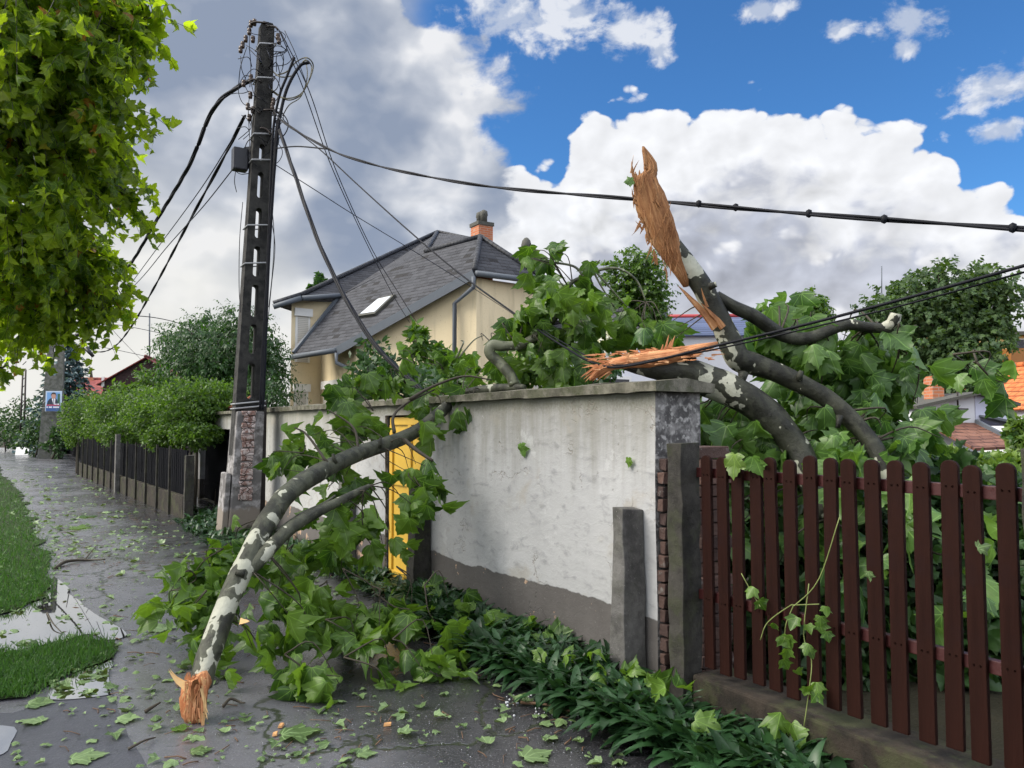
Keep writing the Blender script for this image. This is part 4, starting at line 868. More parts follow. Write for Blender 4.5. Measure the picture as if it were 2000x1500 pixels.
b = MB(); b.bar(C_-UX*.03+up*.05, D_-UX*.03+up*.05, .10, .12); b.build('verge_board', MT['gutter'], house, world=True)
for a, c in ((A_, C_), (q0, qm), (qm, q1), (B_, H_)):
    b = MB(); o_ = (c-a).cross(up).normalized(); o_ = o_ if o_.y < 0 else -o_; b.tube([a+o_*.08-up*.10, c+o_*.08-up*.10], .09, 8); b.build('gutter', MT['gutter'], house, world=True)
dpx = plan(887, 22.35); b = MB(); t = B_+out*.08-up*.2
b.tube([t, t-up*.3, Vector((dpx.x, dpx.y, zB-.9)), Vector((dpx.x, dpx.y, 1.0))], .065, 8); b.build('downpipe', MT['gutter'], house, world=True)
b = MB(); c = A_+out*.08-up*.18; b.tube([c, c-up*.3, k0+up*(A_.z-.95)-Vector((-.5, .1, 0)), k0+up*1.0-Vector((-.6, .1, 0))], .06, 8); b.build('downpipe', MT['gutter'], house, world=True)
def window(px0, px1, py0, py1, w0, w1, prnt):
    """window with roller shutter on the vertical wall through plan points w0-w1"""
    nn = (w1-w0).cross(up).normalized(); nn = nn if nn.y < 0 else -nn; T = lambda x, y: onplane(x, y, w0, nn)
    c0, c1 = T(px0, py0), T(px1, py0); z1, z0 = (c0.z+c1.z)/2, (T(px0, py1).z+T(px1, py1).z)/2; L_ = (Vector((c1.x, c1.y, 0))-Vector((c0.x, c0.y, 0))); W_ = L_.length; d = L_/W_; inv = xf(prnt).inverted()
    def slab(a0, a1, b0, b1, o0, o1):
        m = MB(); m.add([Vector((c0.x, c0.y, 0))+d*a+nn*o+up*z for o in (o0, o1) for z in (b0, b1) for a in (a0, a1)], [(0, 1, 3, 2), (4, 6, 7, 5), (0, 4, 5, 1), (2, 3, 7, 6), (0, 2, 6, 4), (1, 5, 7, 3)]); return m
    f = slab(0, W_, z0, z1, .003, .02).build('window', MT['white_frame'], prnt, world=True)
    q = slab(.08, W_-.08, z0+.02, z1-.26, .023, .034).build('shutter', MT['shutter'], f); q.data.transform(inv)
    q = slab(-.05, W_+.05, z1-.26, z1, .023, .10).build('shutter_box', MT['white_frame'], f); q.data.transform(inv)
window(577, 606, 603, 708, mL, mC, house); window(574, 602, 750, 832, mL, mC, house); window(633, 684, 742, 832, mC, k0, house)
a_, b_, c_, d_ = R1(700, 622), R1(735, 617), R1(775, 579), R1(743, 586)
b = MB(); b.poly([q+n1*.10 for q in (a_, b_, c_, d_)], .11); sk = b.build('skylight', MT['cowl'], house, world=True)
cen = (a_+b_+c_+d_)/4; b = MB(); b.poly([cen+(q-cen)*.80+n1*.115 for q in (a_, b_, c_, d_)], .01); gl = b.build('pane', MT['skylight_glass'], sk); gl.data.transform(xf(house).inverted())
# chimneys
def chimney(c, w, h, pots, prnt, cap=True, hb=1.6):
    b = MB(); T = Matrix.Translation(c) @ Matrix.Rotation(ANG, 4, 'Z'); b.box(-w, w, -w, w, -hb, h, T=T); b.uv = [((v[0]-c.x)*.7+(v[1]-c.y)*.7, v[2]) for v in b.v]; o = b.build('chimney', MT['brick_red'], prnt, world=True)
    inv = xf(prnt).inverted(); b = MB(); b.box(-w*1.12, w*1.12, -w*1.12, w*1.12, h+.002, h+.12, T=T)
    if pots == 2:
        for s_ in (-1, 1): b.lathe([(.0, 0), (w*.42, .0), (w*.42, .2), (w*.5, .24), (w*.42, .38), (.0, .44)], 10, T @ Vector((s_*w*.5, 0, h+.12)))
    else: b.lathe([(.0, 0), (w*.85, .0), (w*.9, .18), (w*.7, .34), (w*.35, .42), (0, .45)], 10, T @ Vector((0, 0, h+.12)))
    q = b.build('chimney_cap', MT['cowl'], o); q.data.transform(inv)
ch = P(941, 455, 25.5); chimney(ch, .27, .20, 2, house)
ch2 = P(1028, 512, 25); chimney(ch2, .19, .25, 1, house, hb=2.4)
plain('dark_boards', (.035, .018, .018), .8)
# ================================================================== neighbours to the right
def box_house(name, label, c, rz, w, d, h, roofh, wallm, roofm, ov=.35, group=None, cat='house', ridge='x', ridge_m=None):
    """simple gabled house: its base centre, its size, its ridge direction; windows are added by the caller"""
    r = thing(name, label, cat, c, rz, group); b = MB()
    if ridge == 'x':
        pr = [(-d/2, 0), (d/2, 0), (d/2, h), (0, h+roofh), (-d/2, h)]; k = 5
        b.add([(-w/2, y, z) for y, z in pr]+[(w/2, y, z) for y, z in pr], [tuple(range(k)), tuple(range(2*k-1, k-1, -1))]+[(i, i+k, (i+1) % k+k, (i+1) % k) for i in range(k)])
    else:
        pr = [(-w/2, 0), (w/2, 0), (w/2, h), (0, h+roofh), (-w/2, h)]; k = 5
        b.add([(x, -d/2, z) for x, z in pr]+[(x, d/2, z) for x, z in pr], [tuple(range(k)), tuple(range(2*k-1, k-1, -1))]+[(i, i+k, (i+1) % k+k, (i+1) % k) for i in range(k)])
    b.build('wall', MT[wallm], r); b = MB(); o = ov
    if ridge == 'x':
        sl = roofh/(d/2)
        for s_ in (-1, 1): b.poly([(-w/2-o, s_*(d/2+o), h-o*sl+.06), (w/2+o, s_*(d/2+o), h-o*sl+.06), (w/2+o, 0, h+roofh+.06), (-w/2-o, 0, h+roofh+.06)], .05)
        rg = [(-w/2-o, 0, h+roofh+.09), (w/2+o, 0, h+roofh+.09)]
    else:
        sl = roofh/(w/2)
        for s_ in (-1, 1): b.poly([(s_*(w/2+o), -d/2-o, h-o*sl+.06), (s_*(w/2+o), d/2+o, h-o*sl+.06), (0, d/2+o, h+roofh+.06), (0, -d/2-o, h+roofh+.06)], .05)
        rg = [(0, -d/2-o, h+roofh+.09), (0, d/2+o, h+roofh+.09)]
    b.build('roof', MT[roofm], r); b = MB(); b.tube(rg, .10, 8); b.build('ridge', MT[ridge_m or roofm], r); return r
def at_depth(px, Y, z=0): p = P(px, 830, Y); return Vector((p.x, p.y, z))
def zpx(py, Y): return P(1000, py, Y).z
# long white house with slate-blue roof, behind the leaves right of the yellow house
Y = 27.0; w1 = box_house('white_house', 'white rendered house with blue grey roof behind the torn trunk', at_depth(1085, Y), ANG, 7.0, 5.0, zpx(695, Y)-.1, 1.15, 'white_wall', 'slate', .4)
b = MB(); b.box(3.52, 3.56, -.6, .4, zpx(695, Y)-2.0, zpx(695, Y)-.9); wf = b.build('window', MT['white_frame'], w1); b = MB(); b.box(3.563, 3.57, -.5, .3, zpx(695, Y)-1.9, zpx(695, Y)-1.0); b.build('pane', MT['dark_window'], wf)
Y = 34.0; w2 = box_house('blue_roof_house', 'house with ribbed blue metal roof and red ridge behind the limb', at_depth(1385, Y), math.radians(-4), 5.6, 5.5, zpx(668, Y), 1.05, 'white_wall', 'metal_blue', .25, ridge_m='metal_red')
b = MB(); b.box(-2.4, -2.0, -2.0, -1.6, zpx(660, Y), zpx(604, Y)); b.build('flue', MT['gutter'], w2)
# small red roof glimpsed in the leaves
Y = 40.0; w3 = box_house('red_roof_shed', 'small shed with bright red roof glimpsed among the leaves', at_depth(1568, Y), math.radians(28), 2.6, 2.4, zpx(712, Y), 1.0, 'white_wall', 'metal_red', .2, cat='shed')
# white outbuilding with brick chimney
Y = 17.5; ob = thing('white_outbuilding', 'small white outbuilding with low roof, brick chimney and porch', 'outbuilding', at_depth(1905, Y), 0)
def obx(px): return (px-1905)/F*Y
def obz(py): return zpx(py, Y)
b = MB(); pts = [(1790, 1010), (1790, 795), (1905, 768), (1905, 1010)]
def prism(b, pts, y0, y1): k = len(pts); b.add([(obx(x), y0, max(-.05, obz(y))) for x, y in pts]+[(obx(x), y1, max(-.05, obz(y))) for x, y in pts], [tuple(range(k)), tuple(range(2*k-1, k-1, -1))]+[(i, i+k, (i+1) % k+k, (i+1) % k) for i in range(k)])
prism(b, pts, 0, 3); b.build('wall', MT['white_wall'], ob); b = MB()
prism(b, [(1905.2, 1010), (1905.2, 768), (1975, 789), (1975, 832), (1914, 818), (1914, 1010)], -.02, 3); prism(b, [(1972, 1010), (1972, 832), (1979, 832), (1979, 1010)], -.02, .1); prism(b, [(1914.5, 1010), (1914.5, 825), (1971, 836), (1971, 1010)], 1.2, 1.3); b.build('porch_wall', MT['white_wall_blue'], ob)
b = MB(); b.poly([(obx(1780), -.25, obz(793)), (obx(1906), -.25, obz(765)), (obx(1906), 3.2, obz(765)), (obx(1780), 3.2, obz(793))], .07); b.poly([(obx(1906), -.25, obz(765)), (obx(1982), -.25, obz(788)), (obx(1982), 3.2, obz(788)), (obx(1906), 3.2, obz(765))], .07); b.build('roof', MT['cowl'], ob)
b = MB(); b.poly([(obx(1912), -.5, obz(813)), (obx(1990), -.5, obz(832)), (obx(1990), .4, obz(826)), (obx(1912), .4, obz(808))], .05); b.build('porch_roof', MT['gutter'], ob)
b = MB(); prism(b, [(1918, 1010), (1918, 846), (1930, 846), (1930, 1010)], 1.15, 1.195); prism(b, [(1948, 1010), (1948, 848), (1958, 848), (1958, 1010)], 1.15, 1.195); b.build('door', MT['brown_panel'], ob)
b = MB(); pz0 = obz(800); b.box(obx(1852), obx(1875), .6, 1.0, pz0-.2, obz(731)); b.uv = [(v[0]+v[1], v[2]) for v in b.v]; b.build('chimney', MT['brick_red'], ob)
b = MB(); b.tube([(obx(1866), -.12, obz(736)), (obx(1866), -.12, obz(818))], .02, 6); b.tube([(obx(1866), -.12, obz(799)), (obx(1886), -.12, obz(799))], .015, 6); b.tube([(obx(1866), -.12, obz(818)), (obx(1871), -.12, obz(819))], .02, 6); b.build('vent_pipe', MT['pipe_dark'], ob)
b = MB(); b.poly([(obx(1800), -2.0, obz(870)), (obx(1878), -2.0, obz(866)), (obx(1902), -.02, obz(826)), (obx(1800), -.02, obz(822))], .06); b.build('lean_to_roof', MT['tile_brown'], ob)
b = MB(); b.bar((obx(1880), -2.03, obz(866)), (obx(1904), -.05, obz(824)), .06, .12); b.build('barge_board', MT['gutter'], ob)
# orange-tiled house at the right edge
Y = 24.0; oh = box_house('orange_roof_house', 'house with bright orange tiled roof at the right edge', at_depth(2135, Y), math.radians(12), 4.6, 5.0, zpx(793, Y), zpx(706, Y)-zpx(793, Y), 'white_wall', 'tile_orange', .25, ridge='y')
# yellow apartment building
Y = 46.0; ap = thing('apartment_building', 'ochre apartment building with balconies behind the big tree', 'apartment building', at_depth(2080, Y), math.radians(-3))
ax = lambda px: (px-2080)/F*Y
b = MB(); b.box(ax(1790), ax(2380), 0, 9, 0, zpx(655, Y)); b.build('wall', MT['apartment'], ap); b = MB(); b.box(ax(1780), ax(2390), -.4, 9.3, zpx(655, Y)+.002, zpx(648, Y)); b.build('roof', MT['cowl'], ap)
for (pa, pc) in ((1965, 2060), (2100, 2200), (1850, 1930)):
    for (ya, yb) in ((683, 714), (745, 776)):
        b = MB(); b.box(ax(pa)-.1, ax(pc), -1.1, -.002, zpx(yb, Y), zpx(ya, Y)); bal = b.build('balcony', MT['brown_panel'], ap); b = MB(); b.box(ax(pa)-.15, ax(pc)+.05, -1.15, -.003, zpx(yb, Y)-.35, zpx(yb, Y)-.002); b.build('balcony_slab', MT['white_wall'], bal)
        b = MB(); b.box(ax(pa)+.3, ax(pa)+1.5, -.03, -.002, zpx(ya, Y), zpx(ya-22, Y)); wf = b.build('window', MT['white_frame'], ap); b = MB(); b.box(ax(pa)+.5, ax(pa)+1.3, -.05, -.032, zpx(ya, Y)+.05, zpx(ya-20, Y)); b.build('pane', MT['dark_window'], wf)
b = MB(); b.tube([P(1722, 572, 60), P(1722, 520, 60)], .04, 5); b.tube([P(1722, 620, 60), P(1722, 572, 60)], .06, 5); solo('antenna', b, MT['gutter'], 'thin vertical aerial rising behind the big tree crown', 'antenna', P(1722, 620, 60))
# ================================================================== houses far down the street on the left
Y = 62.0; rh = box_house('red_roof_house', 'house with faded red tiled roof beyond the blue spruce', at_depth(215, Y), math.radians(10), 4.5, 8, zpx(785, Y), zpx(742, Y)-zpx(785, Y), 'white_wall', 'tile_red', .4, ridge='x')
b = MB(); b.box(-1.75, -1.25, -.3, .3, zpx(775, Y), zpx(738, Y)); b.build('chimney', MT['brick_red'], rh); b = MB(); b.tube([(-1.5, 0, zpx(738, Y)), (-1.5, 0, zpx(722, Y))], [.14, .05], 6); b.build('chimney_cap', MT['cowl'], rh); b = MB(); b.box(.7, 1.2, -.3, .3, zpx(760, Y), zpx(736, Y)); b.build('chimney', MT['brick_red'], rh)
Y = 48.0; dh = box_house('dark_red_house', 'house with dark red metal roof behind the acacia', at_depth(300, Y), math.radians(14), 4.6, 5, zpx(752, Y), zpx(706, Y)-zpx(752, Y), 'dark_boards', 'tile_red', .3, ridge='y')
b = MB(); b.box(-2.36, -2.22, -2.62, -2.5, zpx(760, Y), zpx(742, Y)); b.build('corner_board', MT['white_frame'], dh)
b = MB(); b.tube([P(292, 706, 50), P(292, 612, 50)], .05, 6); solo('antenna', b, MT['gutter'], 'tall thin mast standing over the dark red roof', 'antenna', P(292, 706, 50))
b = MB(); c = gnd(42, 889); T = Matrix.Translation(c) @ Matrix.Rotation(math.radians(20), 4, 'Z') @ Matrix.Rotation(math.radians(-35), 4, 'X'); b.box(-.3, .3, -.02, .02, 0, .5, T=T)
solo('white_board', b, MT['white_frame'], 'small pale board lying on the verge at the far left', 'board', c)
b = MB(); c = gnd(42, 884)
for s_ in (-.12, .12): b.tube([c+Vector((s_, 0, 0)), c+Vector((s_*.7, 0, zpx(722, c.y)))], .05, 6)
for i in range(12): z = .6+i*.45; b.tube([c+Vector((-.1, 0, z)), c+Vector((.1, 0, z+.2))], .025, 4)
solo('lattice_mast', b, MT['pipe_dark'], 'thin twin-legged mast in the far distance behind the leaves', 'mast', c)
# ================================================================== trees
def limb_tube(b, pts, r0, r1, n=8, seed=0, wob=.10, r=0.3, k=6):
    c = [Vector(p) for p in spline([tuple(p) for p in pts], k)]; m = len(c); b.tube(c, [r0+(r1-r0)*(i/(m-1)) for i in range(m)], n, wob=wob, seed=seed, r=r); return c
def crown_leaves(blobs, dens, kind, size, sub=.14, shell=.5, droop=.5, up=.35, var=.35):
    p, n = blob_points(blobs, dens, shell, sub); k = len(p)
    tip = rdir(k)+n*.5+np.array([0, 0, -droop]); nrm = rdir(k)*.9+n*.4+np.array([0, 0, up])
    return leaf_arrays(kind, p, tip, nrm, size*(1+var*(RNG.random(k)*2-1)))
def spray_leaves(blobs, dens, per, L, kind, size, droop=.6, shell=.45, bias=(0, 0, 0), out=None, side=.8):
    """leaves set alternately along short drooping shoots spread through the crown"""
    P0, T0, N0, Z0 = [], [], [], []
    for c, r, w in blobs:
        n = max(1, int(dens*w/per)); r = np.array(r if hasattr(r, '__len__') else (r, r, r), float); q = rdir(n); c0 = np.array(c)+q*(RNG.random((n, 1))**shell)*r
        d = unit(q*.7+rdir(n)*.8+np.array((0, 0, -.35))+np.array(bias)); ln = L*(.6+.8*RNG.random(n))
        sd = unit(np.cross(d, rdir(n)))
        for j in range(per):
            t = (j+.5)/per; p = c0+d*(ln*t)[:, None]+np.array((0, 0, -1.0))*(droop*ln*t*t*.5)[:, None]
            s_ = (1 if j % 2 else -1); P0.append(p); T0.append(sd*s_*side+d*.6+np.array((0, 0, -droop))+rdir(n)*.35); N0.append(rdir(n)*.55+q*.5+np.array((0, 0, .6))); Z0.append(size*(.55+.75*RNG.random(n))*(1-.3*t))
        if out is not None: out += [(c0[i], d[i], ln[i]) for i in range(n)]
    return leaf_arrays(kind, np.concatenate(P0), np.concatenate(T0), np.concatenate(N0), np.concatenate(Z0))
def tree(name, label, base, blobs, dens, kind, size, m, trunk_r, cat='tree', group=None, barkm='twig', n_limb=10, sub=.14, droop=.5, shell=.5, fork=.35, spray=None):
    base = Vector(base); r = thing(name, label, cat, base, 0, group); b = MB(); cc = [Vector(c) for c, _, _ in blobs]; rr = [max(q) for _, q, _ in blobs]
    mid = sum(cc, Vector())/len(cc); top = Vector((mid.x, mid.y, mid.z)); fk = base.lerp(top, fork) if fork else base
    limb_tube(b, [base-Vector((0, 0, .1)), base.lerp(fk, .5)+Vector((trunk_r*.5, 0, 0)), fk, top], trunk_r, trunk_r*.35, 9)
    for i in range(n_limb):
        j = i % len(cc); e = cc[j]+Vector(rdir(1)[0])*rr[j]*.45; s_ = fk.lerp(top, random.uniform(0, .6)); q = s_.lerp(e, .5)+Vector((0, 0, .1*(e-s_).length))
        limb_tube(b, [s_, q, e], trunk_r*.4, trunk_r*.08, 6)
    b.build('trunk', MT[barkm], r, world=True)
    np_mesh('crown', [crown_leaves(blobs, dens, kind, size, sub, shell, droop) if spray is None else spray_leaves(blobs, dens, spray[0], spray[1], kind, size, droop, shell, side=spray[2])], MT[m], r); return r
# --- the street tree whose crown hangs into the picture at the upper left
BL = [(60, 40, 5.6, 190, 130, .7, 3), (164, 20, 6.0, 95, 60, .5, 1.1), (254, 22, 6.2, 44, 30, .3, .35), (282, 32, 6.2, 26, 28, .2, .16), (120, 170, 6.0, 130, 120, .8, 2.4), (179, 120, 6.4, 60, 50, .4, .6), (226, 108, 6.5, 28, 16, .25, .10), (50, 300, 6.2, 150, 140, .8, 2.8), (144, 270, 6.6, 72, 70, .5, .9), (199, 300, 6.8, 40, 34, .3, .28),
      (209, 350, 6.9, 34, 36, .3, .28), (246, 380, 6.9, 18, 22, .2, .10), (150, 345, 6.8, 66, 40, .4, .6), (164, 372, 6.8, 36, 22, .25, .2), (5, 430, 6.6, 70, 70, .6, .9), (50, 505, 7.0, 125, 76, .8, 1.9), (150, 490, 7.2, 62, 50, .5, .7), (159, 500, 7.3, 44, 44, .3, .42), (140, 552, 7.4, 70, 36, .5, .6), (189, 545, 7.5, 44, 24, .3, .28), (222, 572, 7.5, 18, 18, .25, .12),
      (159, 592, 7.5, 50, 18, .3, .24), (204, 606, 7.5, 18, 10, .2, .07), (40, 590, 7.4, 80, 46, .7, .9), (-10, 640, 7.6, 40, 40, .5, .3), (125, 630, 7.6, 30, 10, .3, .1), (40, 670, 7.8, 20, 26, .3, .12), (4, 720, 7.8, 12, 24, .2, .07), (-150, 120, 5.6, 160, 200, .7, 1.2), (-180, 430, 6.3, 160, 220, .7, 1.0), (-150, 620, 7.2, 60, 70, .6, .3), (0, -110, 5.6, 220, 80, .6, 1.0)]
TB = S(-3.0, -7.4); ct = thing('street_tree', 'plane tree whose leafy crown hangs over the path at upper left', 'tree', TB, 0)
b = MB(); tt = [TB-Vector((0, 0, .1)), TB+Vector((.05, .1, 1.6)), TB+Vector((.0, .3, 3.2)), TB+Vector((.25, .8, 5.0)), TB+Vector((.5, 1.2, 6.6))]
limb_tube(b, tt, .24, .10, 12, r=.6); BW = pxblobs(BL)
for i, (c, r_, w) in enumerate(BW):
    c = Vector(c); s_ = tt[2].lerp(tt[4], max(0, min(1, (c.z-2.0)/4.6))) if c.z > 1.9 else tt[2]; q = s_.lerp(c, .55)+Vector((0, 0, .25*random.random()+.1)); limb_tube(b, [s_, q, c], .045, .007, 6, r=0, seed=i)
    for _ in range(int(2+3*w)): e = c+Vector(rdir(1)[0]*np.array(r_))*.95; limb_tube(b, [c, c.lerp(e, .5)+Vector((0, 0, .04)), e], .009, .0025, 4, r=0, k=3)
BW = [(c, (r_[0], r_[1]*.6, r_[2]), w) for c, r_, w in BW]; sp = []
crown = spray_leaves(BW, 370, 8, .34, 'plane', .122, .75, .6, (.05, -.05, -.1), sp)
for c, d, ln in sp:
    c, d = Vector(c), Vector(d); b.tube([c-d*.12, c+d*ln*.5-Vector((0, 0, .10*ln)), c+d*ln-Vector((0, 0, .37*ln))], [.005, .003, .0018], 3, cap=False)
b.build('trunk', MT['bark'], ct, world=True)
np_mesh('crown', [crown], MT['leaf_crown'], ct)
# --- hedges and trees along the left
def hedge(label, L, dens, kind='oval', size=.13, m='leaf_hedge', name='hedge', cat='hedge', group=None, core=True, base=None, tr=.05):
    B_ = pxblobs(L); c0 = sum((Vector(c) for c, _, _ in B_), Vector())/len(B_); base = Vector((c0.x, c0.y, 0)) if base is None else base
    r = thing(name, label, cat, base, 0, group); b = MB()
    for c, q, w in B_:
        c = Vector(c); limb_tube(b, [Vector((c.x*.97+base.x*.03, c.y, -.05)), Vector((c.x, c.y, c.z*.5)), c], tr, tr*.3, 6); 
        for _ in range(5): e = c+Vector(rdir(1)[0]*np.array(q))*.85; limb_tube(b, [c-Vector((0, 0, q[2]*.5)), c.lerp(e, .6), e], tr*.35, .006, 5, k=3)
    b.build('stems', MT['twig'], r, world=True)['kind'] = 'stuff'
    np_mesh('crown', [crown_leaves(B_, dens, kind, size, .13, .38, .35, .5)], MT[m], r); return r
hedge('clipped green hedge bush next to the far pole', [(165, 812, 26.5, 44, 46, .9, 1), (152, 842, 26, 30, 28, .7, .5), (195, 838, 25, 30, 40, .8, .7)], 3200, size=.085, group='clipped bushes above the hedge fence')
hedge('clipped green hedge bush in the middle of the hedge fence', [(225, 808, 21.5, 40, 44, .8, 1), (236, 845, 20.5, 36, 28, .7, .7), (205, 800, 23.5, 30, 36, .7, .5)], 3400, size=.08, group='clipped bushes above the hedge fence')
hedge('largest round hedge bush nearest the white gateway', [(310, 805, 16.5, 54, 46, .8, 1.2), (375, 795, 15.5, 70, 56, .8, 1.6), (430, 785, 16, 50, 44, .8, 1), (330, 850, 16, 50, 30, .7, .8), (385, 850, 15, 44, 26, .5, .7), (290, 785, 19.5, 44, 30, .9, .7)], 3600, size=.075, group='clipped bushes above the hedge fence')
hedge('yellow green shrub rising between the hedges and red roof', [(255, 775, 30, 50, 28, 1.0, 1), (300, 745, 30, 34, 24, 1.0, .7), (205, 790, 31, 40, 16, 1.0, .6)], 900, size=.2, m='leaf_vine' if False else 'leaf_hedge', name='shrub', cat='shrub')
tree('acacia_tree', 'bushy dark green acacia standing behind the utility pole', at_depth(440, 23), pxblobs([(440, 690, 23, 75, 60, 1.6, 2.2), (380, 665, 23.5, 54, 44, 1.3, 1.3), (492, 680, 23, 48, 54, 1.3, 1.5), (405, 720, 22.5, 74, 44, 1.3, 1.6), (350, 700, 23, 40, 34, 1.0, .6), (528, 715, 23, 20, 52, 1.0, .7), (470, 625, 23, 36, 26, .9, .5), (515, 770, 22, 50, 46, 1.0, 1.0), (330, 655, 24, 22, 16, .6, .15), (410, 622, 24, 22, 14, .6, .16)]), 2600, 'oval', .13, 'leaf_acacia', .22, droop=.8, sub=.10, spray=(13, .62, 1.0))
hedge('low dark bushes at the foot of the far pole', [(75, 850, 39, 30, 44, 1.2, 1), (110, 862, 36.5, 18, 30, .6, .4), (40, 845, 46, 24, 30, 1.2, .6), (10, 838, 48, 40, 40, 1.5, 1.0), (-40, 830, 50, 40, 50, 1.5, 1.0), (60, 815, 50, 40, 40, 1.5, .9)], 900, size=.22, m='leaf_dark', name='shrub', cat='shrub')
b = MB(); c = gnd(128, 905)
for i in range(60): p = S(-36.0-i*.3, -1.0-.012*i*.3); b.box(-.13, .13, -.02, .02, 0, 1.9, T=Matrix.Translation(p) @ Matrix.Rotation(ANG, 4, 'Z'), r=random.random())
solo('board_fence', b, MT['black_door'], 'dark board fence running on beyond the hedge fence', 'fence', S(-36, -1))
# --- blue spruce
def spruce(label, base, H, R, n=17):
    r = thing('spruce_tree', label, 'tree', base, 0); b = MB(); b.tube([base, base+Vector((0, 0, H))], [.16, .02], 8); b.build('trunk', MT['twig'], r, world=True)
    pos, tip, nrm, sz = [], [], [], []
    for i in range(n):
        t = i/(n-1); z = H*(.12+.86*t); L = R*(1-t)**.85+.12; k = int(9-4*t)
        for j in range(k):
            a = 2*math.pi*(j/k)+i*1.3+random.uniform(-.25, .25); d = Vector((math.cos(a), math.sin(a), 0)); Lr = L*random.uniform(.8, 1.12)
            for q in np.linspace(.2, 1, max(4, int(Lr/.14))):
                c = base+Vector((0, 0, z-.42*Lr*q+.20*Lr*q*q))+d*Lr*q
                for _ in range(7):
                    s_ = Vector((random.gauss(0, .10), random.gauss(0, .10), random.gauss(-.03, .06))); pos.append(c+s_*(1.3-q*.5)); tip.append(d*.9+Vector((random.gauss(0, .5), random.gauss(0, .5), random.uniform(-.6, .25)))); nrm.append(Vector((random.gauss(0, .5), random.gauss(0, .5), 1))); sz.append(random.uniform(.22, .38))
    np_mesh('crown', [leaf_arrays('diamond', np.array(pos), np.array(tip), np.array(nrm), np.array(sz))], MT['leaf_spruce'], r); return r
spruce('blue grey spruce behind the poster pole', at_depth(132, 45)+Vector((.0, 0, -.1)), zpx(668, 45)+.1, 2.35, 19)
# --- background trees on the right
tree('slender_tree', 'slender tree with rounded top beside the torn trunk', at_depth(1240, 30), pxblobs([(1248, 515, 30, 36, 28, .8, 1), (1218, 560, 30, 32, 40, .8, 1), (1262, 565, 30, 40, 40, .9, 1.2), (1235, 620, 30, 44, 44, .9, 1.3), (1275, 610, 30, 34, 40, .8, .9), (1192, 525, 30, 14, 14, .4, .14)]), 800, 'far', .18, 'leaf_hedge', .14, spray=(7, .5, .8), n_limb=14, fork=.5)
tree('small_tree', 'small round tree top showing above the wild leaves', at_depth(1585, 34), pxblobs([(1585, 590, 34, 28, 24, .8, 1), (1575, 615, 34, 34, 24, .9, 1), (1600, 640, 34, 30, 30, .9, 1)]), 600, 'far', .2, 'leaf_hedge', .14, spray=(7, .5, .8), fork=.5)
tree('distant_tree', 'tip of a distant tree peeping over the slate eave', at_depth(632, 60), pxblobs([(632, 550, 60, 16, 12, .8, .6), (625, 565, 60, 20, 10, .8, .6), (632, 620, 60, 30, 40, 1.5, 1)]), 300, 'far', .4, 'leaf_acacia', .2, fork=.6)
tree('big_tree', 'big dark spreading tree in front of the ochre apartments', at_depth(1850, 31), pxblobs([(1850, 560, 31, 92, 42, 2.2, 2.6), (1770, 590, 31, 66, 36, 1.8, 1.6), (1920, 570, 31, 50, 40, 1.8, 1.5), (1938, 612, 30, 26, 34, 1.0, .6), (1820, 625, 31, 90, 44, 2.0, 2.2), (1740, 640, 31, 50, 40, 1.5, 1.0), (1900, 660, 30, 66, 44, 1.5, 1.5), (1830, 690, 30, 60, 40, 1.4, 1.2), (1770, 690, 31, 54, 44, 1.4, 1.1), (1705, 612, 31, 26, 20, 1.0, .35), (1905, 705, 29, 36, 34, 1.0, .7), (1870, 730, 29, 50, 40, 1.2, 1.0)]), 950, 'far', .21, 'leaf_far', .30, n_limb=30, sub=.075, spray=(8, .7, .8), shell=.5, fork=.45)
hedge('pale green vines and bushes in front of the white outbuilding', [(1890, 915, 12, 50, 24, .6, 1.0), (1830, 905, 12, 30, 24, .6, .6), (1960, 912, 12, 34, 22, .6, .7), (1850, 945, 10, 80, 26, .6, 1.0), (1960, 945, 10, 44, 24, .5, .7), (1990, 850, 12.5, 8, 40, .2, .25)], 900, size=.15, kind='far', m='leaf_vine', name='grape_vine', cat='vine')
hedge('grey green shrub between the broken limb and outbuilding', [(1570, 720, 13, 46, 50, 1.0, 1), (1610, 800, 12, 60, 60, 1.0, 1.2), (1520, 700, 14, 34, 34, .8, .5)], 900, size=.12, m='leaf_acacia', name='shrub', cat='shrub')
hedge('dark leafy shrub behind the wall under the slack bundle', [(735, 715, 10.6, 44, 50, .7, 1), (790, 745, 10.2, 60, 40, .8, 1), (720, 760, 10, 50, 34, .6, .8), (850, 760, 9.8, 50, 34, .7, .7)], 620, size=.11, kind='oval', m='leaf_dark', name='shrub', cat='shrub')
hedge('feathery green bush in front of the yellow house', [(820, 660, 12, 18, 26, .4, .35), (845, 690, 12, 34, 24, .5, .5), (900, 720, 11.5, 40, 24, .6, .7), (860, 730, 11, 50, 24, .6, .7), (1010, 715, 10, 50, 40, .7, .9), (1090, 730, 9.5, 44, 30, .6, .7)], 620, size=.13, kind='oval', m='leaf_hedge', name='shrub', cat='shrub')
hedge('low shrub against the white house left of the torn end', [(1190, 720, 9.2, 26, 26, .5, .6), (1170, 745, 9, 40, 20, .5, .5)], 420, size=.09, m='leaf_dark', name='shrub', cat='shrub')
r = thing('flowering_shrub', 'shrub with white blossom plumes beside the white house', 'shrub', at_depth(1175, 11), 0); b = MB(); B_ = pxblobs([(1178, 665, 11, 14, 30, .25, .5), (1165, 690, 11, 16, 24, .25, .4), (1205, 655, 11.2, 18, 14, .25, .3), (1235, 655, 11.2, 14, 10, .2, .2)])
for c, _, _ in B_: limb_tube(b, [at_depth(1178, 11), Vector(c)*.6+Vector((0, 4.4, 0)), Vector(c)], .02, .005, 5)
